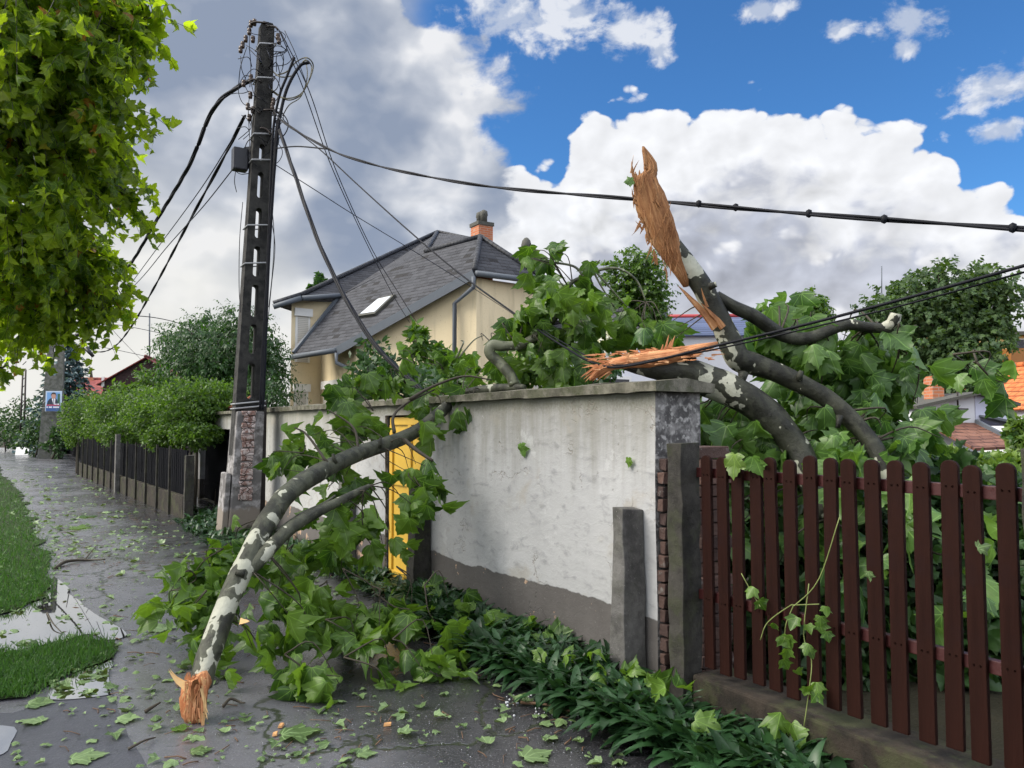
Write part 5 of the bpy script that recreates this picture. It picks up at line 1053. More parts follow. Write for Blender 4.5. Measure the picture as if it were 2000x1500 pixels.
b.build('stem', MT['twig'], r, world=True); np_mesh('blossom', [crown_leaves(B_, 900, 'oval', .06, .2, .5)], MT['leaf_white'], r)
# dark garden growth behind the pickets
hedge('dense dark shrubbery filling the garden behind the picket fence', [(1450, 1050, 6.6, 150, 150, .5, 1.6), (1650, 1060, 6.2, 190, 160, .6, 2.2), (1860, 1080, 5.8, 170, 160, .5, 2), (1500, 1280, 5.6, 220, 130, .4, 1.6), (1750, 1300, 5.2, 260, 150, .4, 2), (2050, 1150, 5.4, 200, 220, .5, 2), (2300, 1100, 5.2, 250, 250, .6, 2), (1650, 960, 7.5, 300, 60, .5, 1.6)], 520, size=.12, kind='far', m='leaf_dark', name='garden_shrub', cat='shrub', tr=.03)
# ================================================================== storm-broken plane tree
plain('pale_wood', (.66, .44, .20), .7, .25, 25)
def taper(pp, k=8): return [(P(a, b_, Y), r_) for a, b_, Y, r_ in spline(pp, k)]
def bark_tube(b, pp, n=14, k=8, mi=0, r=0.4, seed=0, wob=.10, cap=True, rr=None):
    q = taper(pp, k); rv = r if not callable(r) else [r(i/(len(q)-1)) for i in range(len(q)) for _ in range(n)]
    b.tube([p for p, _ in q], [x for _, x in q], n, mi, cap, True, rv, wob, seed); return q
def shard(b, a, d, L, w, t=.012, bend=None, seed=0, r=0.0):
    """a torn splinter: flat, ragged, tapering to a point"""
    a, d = Vector(a), Vector(d).normalized(); bend = Vector(bend) if bend is not None else d.orthogonal().normalized()*.2; n = 7; u = d.cross(Vector((.3, -.9, .2))).normalized(); vs, uv = [], []
    for i in range(n+1):
        s_ = i/n; c = a+d*L*s_+bend*L*s_*s_; ww = w*(1-s_)**.75*(1+.30*mnoise.noise(Vector((seed, s_*4, 0)))); v = (d+bend*2*s_).normalized().cross(u).normalized(); tt = t*(1-.7*s_)
        j = .3*ww*mnoise.noise(Vector((seed+5, s_*5, 2)))
        vs += [c-u*(ww-j)/2-v*tt/2, c+u*(ww+j)/2-v*tt/2, c+u*(ww+j)/2+v*tt/2, c-u*(ww-j)/2+v*tt/2]; uv += [(seed % 1, s_*L*2), (seed % 1+w, s_*L*2)]*2
    b.add(vs, [(i*4+j, i*4+(j+1) % 4, (i+1)*4+(j+1) % 4, (i+1)*4+j) for i in range(n) for j in range(4)]+[(3, 2, 1, 0), (n*4, n*4+1, n*4+2, n*4+3)], 0, uv, r, False); return b
def torn_block(b, rings, n=14, seed=0, jag=.10):
    """rings: (centre, half-width vector, half-depth vector) -> ridged torn wood"""
    vs, uv = [], []; k = len(rings)
    for i, (c, hw, hd) in enumerate(rings):
        for j in range(n):
            a = 2*math.pi*j/n; q = 1+jag*mnoise.noise(Vector((j*1.7+seed, i*.35, 0)))+.5*jag*mnoise.noise(Vector((j*4.1, i*1.1, seed)))
            vs.append(Vector(c)+(Vector(hw)*math.cos(a)+Vector(hd)*math.sin(a))*q); uv.append((j/n, i*.12))
    b.add(vs, [(i*n+j, i*n+(j+1) % n, (i+1)*n+(j+1) % n, (i+1)*n+j) for i in range(k-1) for j in range(n)]+[tuple(range(n-1, -1, -1)), tuple(range((k-1)*n, k*n))], 0, uv, 0, True); return b
def foliage(rows, kind='plane', bias=(-.25, -.55, 0)):
    """rows: (px, py, depth, rx, ry, rd, count, size, mode) -> leaf arrays; leaves hang in sprays off short shoots"""
    out = []
    for px_, py_, Y, rx, ry, rd, n, size, mode in rows:
        c = np.array(P(px_, py_, Y)); m = max(1, n//5)
        cc = RNG.normal(size=(m, 3))*.55; L_ = np.linalg.norm(cc, axis=1, keepdims=True); cc = np.where(L_ > 1, cc/L_, cc); cc = c+cc*np.array((rx*Y/F, rd, ry*Y/F))
        I = RNG.integers(0, m, n); p = cc[I]+RNG.normal(size=(n, 3))*size*.42
        if mode == 'hang': tip = rdir(n)*.75+np.array((0, 0, -1.15)); nrm = rdir(n)*.6+np.array(bias)+np.array((0, 0, .35))
        elif mode == 'up': tip = rdir(n)+np.array((0, 0, .1)); nrm = rdir(n)*.6+np.array((bias[0]*.6, bias[1]*.6, .8))
        else: tip = rdir(n)*np.array((1, 1, .25)); nrm = rdir(n)*.35+np.array((0, 0, 1)); p[:, 2] = np.abs(p[:, 2]-.03)*.6+.03
        p[:, 2] = np.maximum(p[:, 2], .03+.05*RNG.random(n))
        a = leaf_arrays(kind, p, tip, nrm, size*(.62+.6*RNG.random(n)**.8)); a[0][:, 2] = np.maximum(a[0][:, 2], .008+.01*a[3]); out.append(a)
    return out
def shoots(b, rows, spine, per=2, r0=.007, ext=1.0):
    for px_, py_, Y, rx, ry, rd, n, size, mode in rows:
        c = P(px_, py_, Y); q = min(spine, key=lambda s_: (s_-c).length)
        if (q-c).length > .62: q = c+(q-c).normalized()*.25+Vector((0, 0, .05))
        for i in range(per+n//22):
            e = c+Vector((random.gauss(0, .5)*rx*Y/F, random.gauss(0, .5)*rd, random.gauss(0, .5)*ry*Y/F))*ext; e.z = max(e.z, .02); m = q.lerp(e, .5)+Vector((random.gauss(0, .06), random.gauss(0, .06), random.gauss(.05, .05)))
            limb_tube(b, [q, m, e], r0, .0022, 5, r=0, k=4)
# ---------------------------------------------------------------- broken limbs behind the wall end
bt = thing('broken_tree', 'snapped plane tree limb with orange torn tip leaning behind the wall', 'broken tree', P(1722, 905, 5.0)*1.0, 0)
bt.location.z = 0
b = MB(); la = bark_tube(b, [(1790, 1060, 4.9, .0636), (1728, 915, 5.1, .0599), (1690, 850, 5.2, .0599), (1620, 782, 5.3, .0628), (1540, 738, 5.36, .0673), (1475, 712, 5.4, .0786), (1442, 700, 5.4, .0883), (1422, 660, 5.4, .0808), (1398, 610, 5.4, .0733), (1375, 565, 5.4, .0733), (1345, 525, 5.4, .0748), (1318, 488, 5.4, .0733), (1300, 462, 5.4, .0599)], 16, 9, r=lambda t: .05 if t < .42 else .92, seed=3)
b.build('trunk', MT['bark_dark'], bt, world=True)
b = MB(); lb = bark_tube(b, [(1398, 578, 5.42, .0397), (1425, 595, 5.42, .0448), (1475, 620, 5.45, .0491), (1530, 655, 5.5, .0477), (1580, 660, 5.5, .0448), (1650, 635, 5.5, .0397), (1700, 640, 5.5, .0382), (1765, 644, 5.5, .0347)], 12, 8, r=0.12, seed=8)
bark_tube(b, [(1720, 640, 5.5, .03), (1742, 632, 5.48, .045), (1750, 612, 5.46, .04)], 9, 4, r=.9, seed=2); b.build('branch', MT['bark_dark'], bt, world=True)
b = MB(); w = lambda px_: px_*5.4/F; rings = []
for x, y, hw, hd in ((1340, 560, 5, .02), (1331, 535, 12, .03), (1318, 510, 18, .045), (1308, 490, 22, .055), (1296, 462, 28, .07), (1284, 430, 29, .07), (1275, 405, 30, .07), (1269, 380, 27, .065), (1264, 362, 24, .055), (1260, 348, 23, .05), (1263, 341, 21, .045), (1271, 334, 13, .035), (1270, 320, 12, .03), (1264, 305, 8, .02), (1259, 295, 5, .012), (1256, 286, 2, .006)):
    rings.append((P(x, y, 5.36), Vector((w(hw), 0, w(hw)*.12)), Vector((0, hd, 0))))
torn_block(b, rings, 34, 4, .32); 
for i in range(26): t = random.random(); x, y = 1238+70*max(0, t-.25)**1.1*1.0, 350+175*t; shard(b, P(x+random.uniform(-3, 4), y, 5.34), (random.gauss(-.35, .2), -.1, random.choice((-1, -1, 1))), random.uniform(.03, .10), random.uniform(.008, .020), .007, bend=(random.gauss(.1, .15), 0, 0), seed=i*4.3)
shard(b, P(1242, 352, 5.34), (-.55, -.1, .8), .10, .035, .012, bend=(.25, 0, .5), seed=2.1); shard(b, P(1250, 345, 5.34), (-.2, -.1, 1), .05, .02, .01, seed=3.3); shard(b, P(1256, 342, 5.34), (.1, -.1, 1), .035, .02, .01, seed=4.9); shard(b, P(1264, 330, 5.34), (-.12, 0, 1), .16, .05, .014, bend=(0, 0, 0), seed=7.7); shard(b, P(1260, 322, 5.33), (-.1, 0, 1), .06, .02, .01, seed=1.9)
for i in range(60): y = random.uniform(330, 540); x = 1268+(y-380)*.32+random.uniform(-26, 22); shard(b, P(x, y, 5.29), (random.gauss(.22, .10), -.10, random.choice((-1, 1, 1))), random.uniform(.05, .14), random.uniform(.005, .014), .006, bend=(random.gauss(0, .12), -.06, 0), seed=i*1.9)
for i in range(9): y = random.uniform(350, 402); shard(b, P(1243+random.uniform(-3, 4), y, 5.33), (-.8, -.2, random.gauss(.7, .4)), random.uniform(.02, .05), .009, .006, seed=i*2.3)
b.build('torn_end', MT['torn_wood_brown'], bt, world=True)
b = MB(); base = P(1398, 640, 5.3)
for L_, w_, dx in ((.34, .07, 0), (.20, .05, .05)): b = MB(); shard(b, base+Vector((dx, 0, 0)), (-.62, -.05, .80), L_*1.05, w_, .02, bend=(-.12, 0, .02), seed=L_*9); b.build('splinter', MT['torn_wood_brown'], bt, world=True)
b = MB(); shard(b, P(1382, 600, 5.3), (-.45, -.05, 1), .14, .02, .01, seed=4.4); b.build('splinter', MT['torn_wood_brown'], bt, world=True); b = MB(); shard(b, P(1432, 735, 5.28), (-.2, -.3, -1), .12, .06, seed=5.5); b.build('splinter', MT['torn_wood_brown'], bt, world=True)
b = MB()
for (x, y, Y, dx, dz, L_, r_) in ((1452, 728, 5.28, -.35, -1, .07, .028), (1560, 742, 5.27, .2, 1, .06, .02), (1640, 812, 5.2, -.3, -1, .08, .018), (1385, 560, 5.3, .9, .3, .05, .022)): p = P(x, y, Y); b.tube([p, p+Vector((dx*L_*.5, -.01, dz*L_*.5)), p+Vector((dx*L_, -.02, dz*L_))], [r_*1.3, r_, r_*.8], 8, wob=.2, r=.1); b.build('snag', MT['bark_dark'], bt, world=True); b = MB()
# second limb, lying towards the wall with its end torn open
b = MB(); lc = bark_tube(b, [(1620, 1010, 5.0, .0984), (1560, 885, 5.2, .0861), (1520, 830, 5.25, .0943), (1465, 785, 5.28, .1066), (1400, 752, 5.3, .1132), (1345, 732, 5.3, .1025), (1300, 724, 5.3, .0820), (1255, 720, 5.3, .0533), (1215, 716, 5.28, .0164)], 16, 8, r=lambda t: .35 if t < .36 else .85 if t < .62 else .1, seed=12, wob=.18)
b.build('trunk', MT['bark_dark'], bt, world=True)
b = MB(); rings = []
for x, y, hh, hd in ((1400, 668, 5, .03), (1370, 676, 10, .05), (1335, 686, 14, .07), (1300, 694, 16, .09), (1265, 698, 15, .09), (1230, 702, 13, .08), (1200, 706, 12, .07), (1178, 717, 12, .06), (1160, 730, 8, .04), (1152, 737, 3, .02)):
    rings.append((P(x, y+4, 5.27), Vector((0, 0, hh*5.27/F)), Vector((0, hd, 0))))
torn_block(b, rings, 22, 9, .34)
for i in range(150):
    x = random.uniform(1158, 1392); y = 702-(x-1240)*.10+random.uniform(-17, 14); s_ = -1 if x < 1250 else random.choice((-1, 1, 1)); shard(b, P(x, y, 5.18+random.uniform(-.03, .14)), (s_, random.gauss(0, .15), random.gauss(.05, .10)), random.uniform(.03, .10), random.uniform(.006, .018), .008, bend=(0, 0, random.gauss(-.02, .12)), seed=i*1.37)
for i in range(5): shard(b, P(1292+i*4, 690, 5.22), (random.gauss(0, .10), 0, 1), random.uniform(.06, .15), .02, .01, seed=i+.3)
for i in range(26): shard(b, P(1172+random.uniform(-8, 24), 714+random.uniform(-6, 14), 5.22+random.uniform(-.04, .06)), (-1, random.gauss(0, .1), -.25-random.uniform(0, .45)), random.uniform(.05, .13), random.uniform(.010, .022), .010, bend=(0, 0, -.25), seed=i*3.1)
b.build('torn_end', MT['torn_wood'], bt, world=True)
rows = []
for px_, py_, Y, rx, ry, rd, n in ((1400, 850, 5.6, 60, 60, .3, 39), (1460, 880, 5.4, 80, 40, .3, 36), (1560, 700, 6.0, 60, 50, .4, 32), (1520, 640, 6.0, 44, 34, .3, 21), (1545, 625, 6.0, 40, 22, .3, 17), (1500, 600, 5.9, 14, 10, .2, 4), (1640, 730, 5.9, 70, 60, .4, 43), (1715, 725, 5.8, 50, 50, .3, 30), (1745, 775, 5.8, 36, 44, .25, 16), (1700, 820, 5.6, 80, 60, .4, 50), (1620, 830, 5.7, 60, 60, .4, 36), (1780, 845, 5.5, 40, 34, .3, 15), (1560, 860, 5.6, 70, 50, .4, 32), (1720, 885, 5.3, 70, 26, .2, 17), (1640, 900, 5.3, 80, 36, .3, 28), (1900, 728, 5.9, 22, 12, .12, 6), (1950, 742, 5.9, 16, 10, .1, 3), (1790, 790, 5.7, 16, 20, .12, 4), (1350, 800, 5.8, 14, 40, .2, 10), (1580, 780, 5.9, 50, 40, .4, 24), (1690, 665, 5.7, 60, 18, .3, 17), (1310, 640, 5.6, 10, 34, .1, 8), (1600, 680, 5.75, 40, 30, .3, 15),
        (1430, 1000, 5.3, 50, 50, .2, 10), (1600, 1000, 5.2, 90, 60, .2, 14), (1800, 1010, 4.9, 110, 70, .2, 16), (1620, 1130, 4.9, 100, 60, .2, 10), (1900, 1130, 4.6, 90, 70, .2, 10)): rows.append((px_, py_, Y, rx, ry, rd, n, .205, 'hang' if py_ < 950 else 'up'))
np_mesh('foliage', foliage(rows), MT['leaf_broken'], bt)
b = MB(); shoots(b, rows, [p for p, _ in la]+[p for p, _ in lb]+[p for p, _ in lc], 3, .010); b.build('shoots', MT['twig'], bt, world=True)['kind'] = 'stuff'
# ---------------------------------------------------------------- branch leaning on the wall
fb = thing('fallen_branch', 'mottled plane branch with orange torn foot leaning on the white wall', 'fallen branch', gnd(378, 1400), 0)
b = MB(); fa = bark_tube(b, [(392, 1340, 4.34, .0590), (404, 1290, 4.42, .0640), (430, 1215, 4.55, .0656), (452, 1160, 4.66, .0656), (480, 1100, 4.80, .0672), (505, 1050, 4.94, .0681), (530, 1005, 5.08, .0689), (565, 962, 5.30, .0672), (625, 922, 5.66, .0656), (700, 886, 6.1, .0623), (770, 862, 6.5, .0607), (820, 838, 6.75, .0574), (860, 805, 6.92, .0541), (895, 776, 6.98, .0476), (940, 762, 6.78, .0410), (1000, 757, 6.45, .0369), (1024, 757, 6.32, .0246)], 16, 7, r=lambda t: 1.0 if t < .30 else (.62 if t < .42 else .0), seed=21)
b.build('limb', MT['bark'], fb, world=True)
for (x, y, Y, dx, dz, L_, r_) in ((548, 985, 5.1, .3, -1, .06, .018), (655, 905, 5.75, -.2, 1, .07, .014), (742, 875, 6.2, .1, 1, .08, .014), (478, 1120, 4.68, -1, .2, .05, .02)): p = P(x, y, Y); b = MB(); b.tube([p, p+Vector((dx*L_*.5, -.01, dz*L_*.5)), p+Vector((dx*L_, -.02, dz*L_))], [r_*1.4, r_, r_*.8], 8, wob=.2, r=.1); b.build('snag', MT['bark_dark'], fb, world=True)
b = MB(); fc = bark_tube(b, [(470, 1128, 4.74, .0410), (505, 1095, 4.82, .0451), (535, 1062, 4.92, .0443), (570, 1030, 5.05, .0410), (620, 1000, 5.25, .0361), (665, 978, 5.4, .0312), (700, 960, 5.55, .0246), (722, 948, 5.6, .0131)], 12, 6, r=lambda t: 1.0 if t < .3 else .2, seed=31)
bark_tube(b, [(540, 1040, 5.0, .020), (590, 1005, 5.2, .017), (630, 985, 5.35, .013), (655, 968, 5.45, .008)], 8, 5, r=0, seed=4); b.build('side_limb', MT['bark'], fb, world=True)
for pp in ([(790, 860, 6.45, .02), (815, 880, 6.3, .017), (845, 900, 6.2, .012)], [(770, 845, 6.4, .016), (768, 815, 6.5, .013), (790, 790, 6.7, .010), (850, 760, 6.8, .006)], [(800, 780, 6.7, .015), (845, 755, 6.8, .013), (905, 735, 6.8, .010), (960, 742, 6.7, .006)], [(640, 905, 5.7, .012), (600, 850, 5.8, .008), (575, 835, 5.8, .005)], [(700, 885, 6.05, .012), (690, 835, 6.2, .01), (640, 800, 6.3, .005)], [(735, 1160, 5.6, .006), (770, 1185, 5.5, .005), (800, 1190, 5.4, .004)]):
    b = MB(); bark_tube(b, pp, 7, 5, r=0); b.build('twig', MT['twig'], fb, world=True)
b = MB(); w = lambda px_: px_*4.3/F; rings = []                # torn foot
for x, y, hw, hd in ((398, 1312, 6, .02), (388, 1325, 18, .05), (384, 1338, 23, .06), (380, 1355, 24, .055), (379, 1375, 22, .05), (380, 1392, 20, .045), (382, 1408, 17, .035)): rings.append((P(x, y, 4.27), Vector((w(hw), 0, w(hw)*.15)), Vector((0, hd, 0))))
torn_block(b, rings, 30, 6, .46)
for i in range(70): x = random.uniform(362, 402); shard(b, P(x, random.uniform(1318, 1385), 4.215+random.uniform(-.008, .03)), (random.gauss(.03, .06), -.04, -1), random.uniform(.05, .12), random.uniform(.005, .013), .006, bend=(random.gauss(0, .06), -.03, 0), seed=i*1.71)
for i in range(16): shard(b, P(362+i*2.6, 1328, 4.235), (random.gauss(0, .15), -.12, 1), random.uniform(.02, .05), .012, .006, seed=i*2.9)
b.build('torn_end', MT['torn_wood'], fb, world=True)
b = MB()
for i in range(14): x = 398+random.uniform(-4, 5)-i*.3; shard(b, P(x, 1322+i*5.5, 4.21+random.uniform(0, .02)), (random.gauss(.12, .12), -.06, -1), random.uniform(.05, .10), random.uniform(.010, .02), .008, bend=(random.gauss(.05, .08), -.03, 0), seed=i*2.7)
for i in range(8): shard(b, P(366+random.uniform(-2, 6), 1335+i*5, 4.22), (random.gauss(-.1, .1), -.05, -1), random.uniform(.05, .10), random.uniform(.008, .016), .008, seed=i*5.7)
for i in range(7): shard(b, P(370+i*5, 1402+random.uniform(-4, 4), 4.24), (random.gauss(0, .2), -.1, -1), random.uniform(.015, .03), .014, .008, seed=i*1.3)
b.build('splinter', MT['pale_wood'], fb, world=True)['kind'] = 'stuff'
b = MB(); k = [P(376, 1330, 4.195), P(386, 1326, 4.19), P(391, 1340, 4.19), P(384, 1358, 4.19), P(374, 1375, 4.19), P(372, 1350, 4.195)]; c_ = sum(k, Vector())/6; b.add(k+[c_+Vector((0, .05, 0))], [(i, (i+1) % 6, 6) for i in range(6)], 0, [(0, i*.1) for i in range(7)]); b.build('cleft', MT['torn_wood_brown'], fb, world=True)
for a_, d_, L_, w_, t_, bd_, sd_ in ((P(368, 1340, 4.24), (-1, -.1, .12), .125, .045, .014, (.15, 0, .62), 6.1), (P(366, 1336, 4.25), (-1, -.1, .3), .11, .025, .012, (.1, 0, .5), 8.8), (P(470, 1213, 4.48), (1, -.3, -.05), .06, .035, .015, (0, 0, .1), 3.2)): b = MB(); shard(b, a_, d_, L_, w_, t_, bend=bd_, seed=sd_); b.build('splinter', MT['pale_wood'], fb, world=True)
R_ = [  # hanging and sprawling sprays
 (345, 1150, 5.7, 46, 40, .25, 24, 'up'), (400, 1120, 5.8, 50, 34, .25, 24, 'up'), (320, 1188, 5.5, 30, 26, .2, 14, 'up'), (425, 1165, 5.5, 40, 40, .2, 18, 'hang'), (375, 1195, 5.4, 44, 24, .2, 14, 'up'), (405, 1262, 5.0, 14, 30, .1, 5, 'hang'), (470, 1060, 5.9, 24, 24, .2, 8, 'hang'),
 (545, 1115, 5.3, 40, 40, .2, 14, 'hang'), (560, 1180, 5.2, 50, 44, .2, 18, 'hang'), (505, 1262, 4.85, 22, 28, .1, 5, 'hang'), (590, 1240, 5.0, 44, 44, .2, 16, 'hang'), (635, 1315, 4.7, 36, 44, .15, 11, 'hang'), (640, 1105, 5.9, 50, 44, .25, 18, 'hang'), (690, 1190, 5.4, 50, 36, .25, 18, 'hang'), (748, 1320, 4.8, 24, 40, .12, 8, 'hang'), (760, 1225, 5.3, 40, 30, .2, 12, 'hang'), (690, 1280, 4.95, 40, 36, .15, 12, 'up'), (830, 1310, 4.9, 44, 24, .15, 9, 'up'), (875, 1215, 5.3, 26, 30, .15, 7, 'hang'), (800, 1180, 5.7, 34, 24, .2, 9, 'hang'), (560, 1130, 5.9, 60, 40, .2, 14, 'up'), (640, 1210, 5.6, 80, 40, .2, 18, 'up'),
 (545, 895, 6.2, 18, 26, .15, 8, 'hang'), (590, 865, 6.3, 34, 20, .2, 10, 'hang'), (640, 860, 6.4, 40, 26, .25, 14, 'hang'), (625, 895, 6.2, 40, 18, .2, 9, 'hang'), (690, 830, 6.6, 34, 26, .2, 14, 'hang'), (560, 915, 6.0, 24, 12, .15, 4, 'hang'),
 (690, 790, 6.9, 26, 24, .2, 10, 'hang'), (715, 755, 7.1, 34, 22, .25, 12, 'hang'), (778, 690, 7.3, 18, 12, .15, 4, 'hang'), (755, 735, 7.2, 30, 20, .25, 10, 'hang'), (850, 700, 7.4, 30, 12, .25, 6, 'hang'), (880, 748, 7.2, 36, 10, .2, 7, 'hang'), (825, 770, 7.0, 36, 12, .2, 7, 'hang'), (930, 720, 7.3, 24, 12, .2, 5, 'hang'),
 (905, 790, 6.8, 22, 22, .15, 8, 'hang'), (925, 805, 6.72, 10, 14, .08, 4, 'hang'), (840, 825, 6.7, 16, 20, .1, 4, 'hang'), (830, 930, 6.2, 24, 30, .15, 10, 'hang'), (845, 970, 6.1, 20, 34, .15, 10, 'hang'), (800, 985, 6.0, 18, 24, .12, 5, 'hang'), (762, 1030, 5.9, 12, 20, .1, 3, 'hang'), (800, 915, 6.3, 20, 14, .1, 4, 'hang'), (745, 1080, 5.8, 9, 16, .06, 3, 'hang'), (660, 1040, 5.6, 26, 26, .2, 10, 'hang'), (690, 1000, 5.7, 22, 34, .2, 12, 'hang'), (690, 935, 6.2, 26, 20, .2, 8, 'hang'), (640, 955, 6.1, 34, 12, .15, 4, 'hang')]
rows = [(a, b_, Y, rx, ry, rd, n, .178, md) for a, b_, Y, rx, ry, rd, n, md in R_]
np_mesh('foliage', foliage(rows), MT['leaf_fallen'], fb)
b = MB(); shoots(b, rows, [p for p, _ in fa]+[p for p, _ in fc], 2, .006); b.build('shoots', MT['twig'], fb, world=True)['kind'] = 'stuff'
# ---------------------------------------------------------------- crooked branch hanging over the wall top
cb = thing('crooked_branch', 'crooked leafy bough caught on the wall top before the house', 'fallen branch', P(1000, 755, 6.5), 0)
b = MB(); c1 = bark_tube(b, [(1005, 752, 6.42, .045), (995, 730, 6.45, .046), (975, 708, 6.5, .046), (957, 690, 6.5, .045), (962, 675, 6.5, .046), (985, 676, 6.5, .044), (1020, 672, 6.5, .040), (1050, 655, 6.5, .036), (1085, 620, 6.5, .028), (1120, 580, 6.5, .02)], 12, 7, r=.25, seed=41)
c2 = bark_tube(b, [(1085, 620, 6.5, .02), (1110, 560, 6.5, .018), (1140, 540, 6.5, .015), (1180, 525, 6.5, .013), (1215, 527, 6.5, .011), (1245, 550, 6.5, .008), (1262, 590, 6.5, .005)], 8, 7, r=0, seed=42)
for pp in ([(1140, 540, 6.5, .012), (1120, 520, 6.5, .011), (1075, 512, 6.5, .009), (1040, 505, 6.5, .006)], [(1145, 538, 6.5, .011), (1160, 520, 6.5, .009), (1172, 508, 6.5, .005)], [(1160, 532, 6.5, .010), (1175, 560, 6.5, .008), (1200, 600, 6.5, .006)], [(1165, 532, 6.5, .010), (1190, 560, 6.5, .008), (1225, 600, 6.5, .005)], [(1150, 535, 6.5, .009), (1165, 575, 6.5, .008), (1180, 610, 6.5, .005)], [(890, 700, 6.6, .008), (905, 670, 6.6, .007), (900, 665, 6.6, .004)], [(895, 700, 6.6, .008), (925, 665, 6.6, .006), (945, 655, 6.6, .003)]): bark_tube(b, pp, 7, 5, r=0)
b.build('bough', MT['bark_young'], cb, world=True)
R_ = [(1085, 555, 6.5, 44, 34, .3, 15), (1040, 590, 6.6, 40, 34, .3, 13), (1110, 600, 6.4, 44, 40, .3, 19), (1150, 590, 6.5, 34, 40, .3, 15), (1060, 640, 6.5, 50, 34, .3, 17), (1005, 640, 6.7, 28, 20, .25, 6), (1120, 660, 6.4, 44, 40, .3, 18), (1090, 700, 6.4, 40, 34, .25, 13), (1150, 640, 6.5, 40, 40, .3, 15), (1200, 625, 6.6, 44, 30, .3, 15), (1250, 620, 6.6, 44, 30, .3, 15), (1280, 620, 6.4, 18, 26, .15, 7), (1298, 655, 6.2, 8, 24, .08, 4), (1180, 655, 6.5, 24, 16, .2, 5), (1075, 500, 6.5, 14, 12, .15, 3), (1030, 500, 6.5, 24, 16, .2, 4), (1045, 520, 6.5, 16, 12, .15, 3), (960, 660, 6.8, 18, 14, .2, 3), (1060, 690, 6.3, 30, 30, .2, 8), (1000, 700, 6.6, 30, 24, .3, 5)]
rows = [(a, b_, Y, rx, ry, rd, n, .18, 'hang') for a, b_, Y, rx, ry, rd, n in R_]
np_mesh('foliage', foliage(rows), MT['leaf_fallen'], cb); b = MB(); shoots(b, rows, [p for p, _ in c1]+[p for p, _ in c2], 2, .006); b.build('shoots', MT['twig'], cb, world=True)['kind'] = 'stuff'
# ---------------------------------------------------------------- vine on the fence
vn = thing('climbing_vine', 'pale climbing vine trailing down the red pickets', 'vine', S(1.1, -.2), 0); b = MB()
def onF(px_, py_, o=-.16): return onY(px_, py_, o)
stems = [[(1640, 1010), (1600, 1130), (1555, 1180), (1545, 1182), (1500, 1215), (1485, 1250)], [(1545, 1182), (1600, 1180)], [(1550, 1182), (1535, 1220), (1532, 1260)], [(1580, 1140), (1570, 1240), (1585, 1290), (1580, 1350), (1570, 1420)], [(1448, 1120), (1470, 1160), (1485, 1185)]]
allp = []
for st in stems: q = [onF(*p, o=-.17-.02*random.random()) for p in spline(st, 5)] if len(st) > 2 else [onF(*p) for p in st]; b.tube(q, .0026, 5); allp += q
b.build('stem', MT['twig_green'], vn, world=True)
lp = np.array([onF(x, y, -.19) for x, y in ((1520, 1235), (1540, 1270), (1528, 1285), (1560, 1200), (1600, 1220), (1590, 1250), (1575, 1265), (1605, 1200), (1620, 1190), (1552, 1310), (1585, 1340), (1600, 1350), (1570, 1345), (1462, 1145), (1480, 1165), (1520, 1215), (1610, 1235), (1535, 1240), (1570, 1215), (1595, 1330))])
n = len(lp); np_mesh('leaves', [leaf_arrays('far', lp+RNG.normal(size=(n, 3))*.012, rdir(n)*.7+np.array((0, 0, -1)), rdir(n)*.5+np.array((-.3, -.8, .3)), .06*(.7+.6*RNG.random(n)))], MT['leaf_fallen'], vn)
# ---------------------------------------------------------------- strap-leaved ground cover along the wall foot
pos, tip, nrm, sz = [], [], [], []
def strap_template(droop, wid, seed):
    V, T, U = [], [], []; n = 7
    for i in range(n+1):
        t = i/n; w = wid*math.sin(math.pi*min(1, .06+t**.85*.94))**.8; y = t-.25*droop*t**3; z = -.55*droop*t**2.2+.02*math.sin(9*t+seed)
        for k in (-1, 0, 1): V.append((k*w, y, z+(.35*w if k else 0)+.012*math.sin(14*t+seed+k))); U.append((k*w, t))
    for i in range(n):
        for k in range(2): a = i*3+k; T += [(a, a+1, a+4), (a, a+4, a+3)]
    return np.array(V), np.array(T, np.int32), np.array(U)
LT['strap'] = [strap_template(d, w, i) for i, (d, w) in enumerate(((.8, .10), (1.25, .115), (.45, .09), (1.5, .12), (1.0, .13)))]
def strap_patch(n, fx, fy, size):
    for _ in range(n):
        x = random.uniform(*fx); y0, y1 = fy(x); y = random.uniform(y0, y1)
        if mnoise.noise(Vector((x*2.2, y*2.2, 5))) < -.38: continue
        c = S(x, y, .0); L_ = size*random.uniform(.65, 1.15)
        for j in range(random.randint(3, 6)):
            a = random.uniform(0, 6.28); d = Vector((math.cos(a), math.sin(a), random.uniform(1.0, 2.6))); pos.append(c+Vector((d.x, d.y, 0))*.02); tip.append(d); nrm.append(Vector((-d.x*.8, -d.y*.8, 1.1))); sz.append(L_)
strap_patch(680, (-2.9, -.15), lambda x: (-.18-.40*min(1, (x+3.0)/.9), -.03), .31)
strap_patch(330, (-.2, 1.9), lambda x: (-.60, -.24), .29); strap_patch(150, (-6.9, -2.7), lambda x: (-.42, -.03), .22); strap_patch(210, (-11.5, -7.2), lambda x: (-1.15 if x > -10.3 else -.7, -.1), .22)
np_mesh('ground_cover', [leaf_arrays('strap', np.array([tuple(p) for p in pos]), np.array([tuple(p) for p in tip]), np.array([tuple(p) for p in nrm]), np.array(sz))], MT['leaf_strap'])['kind'] = 'stuff'
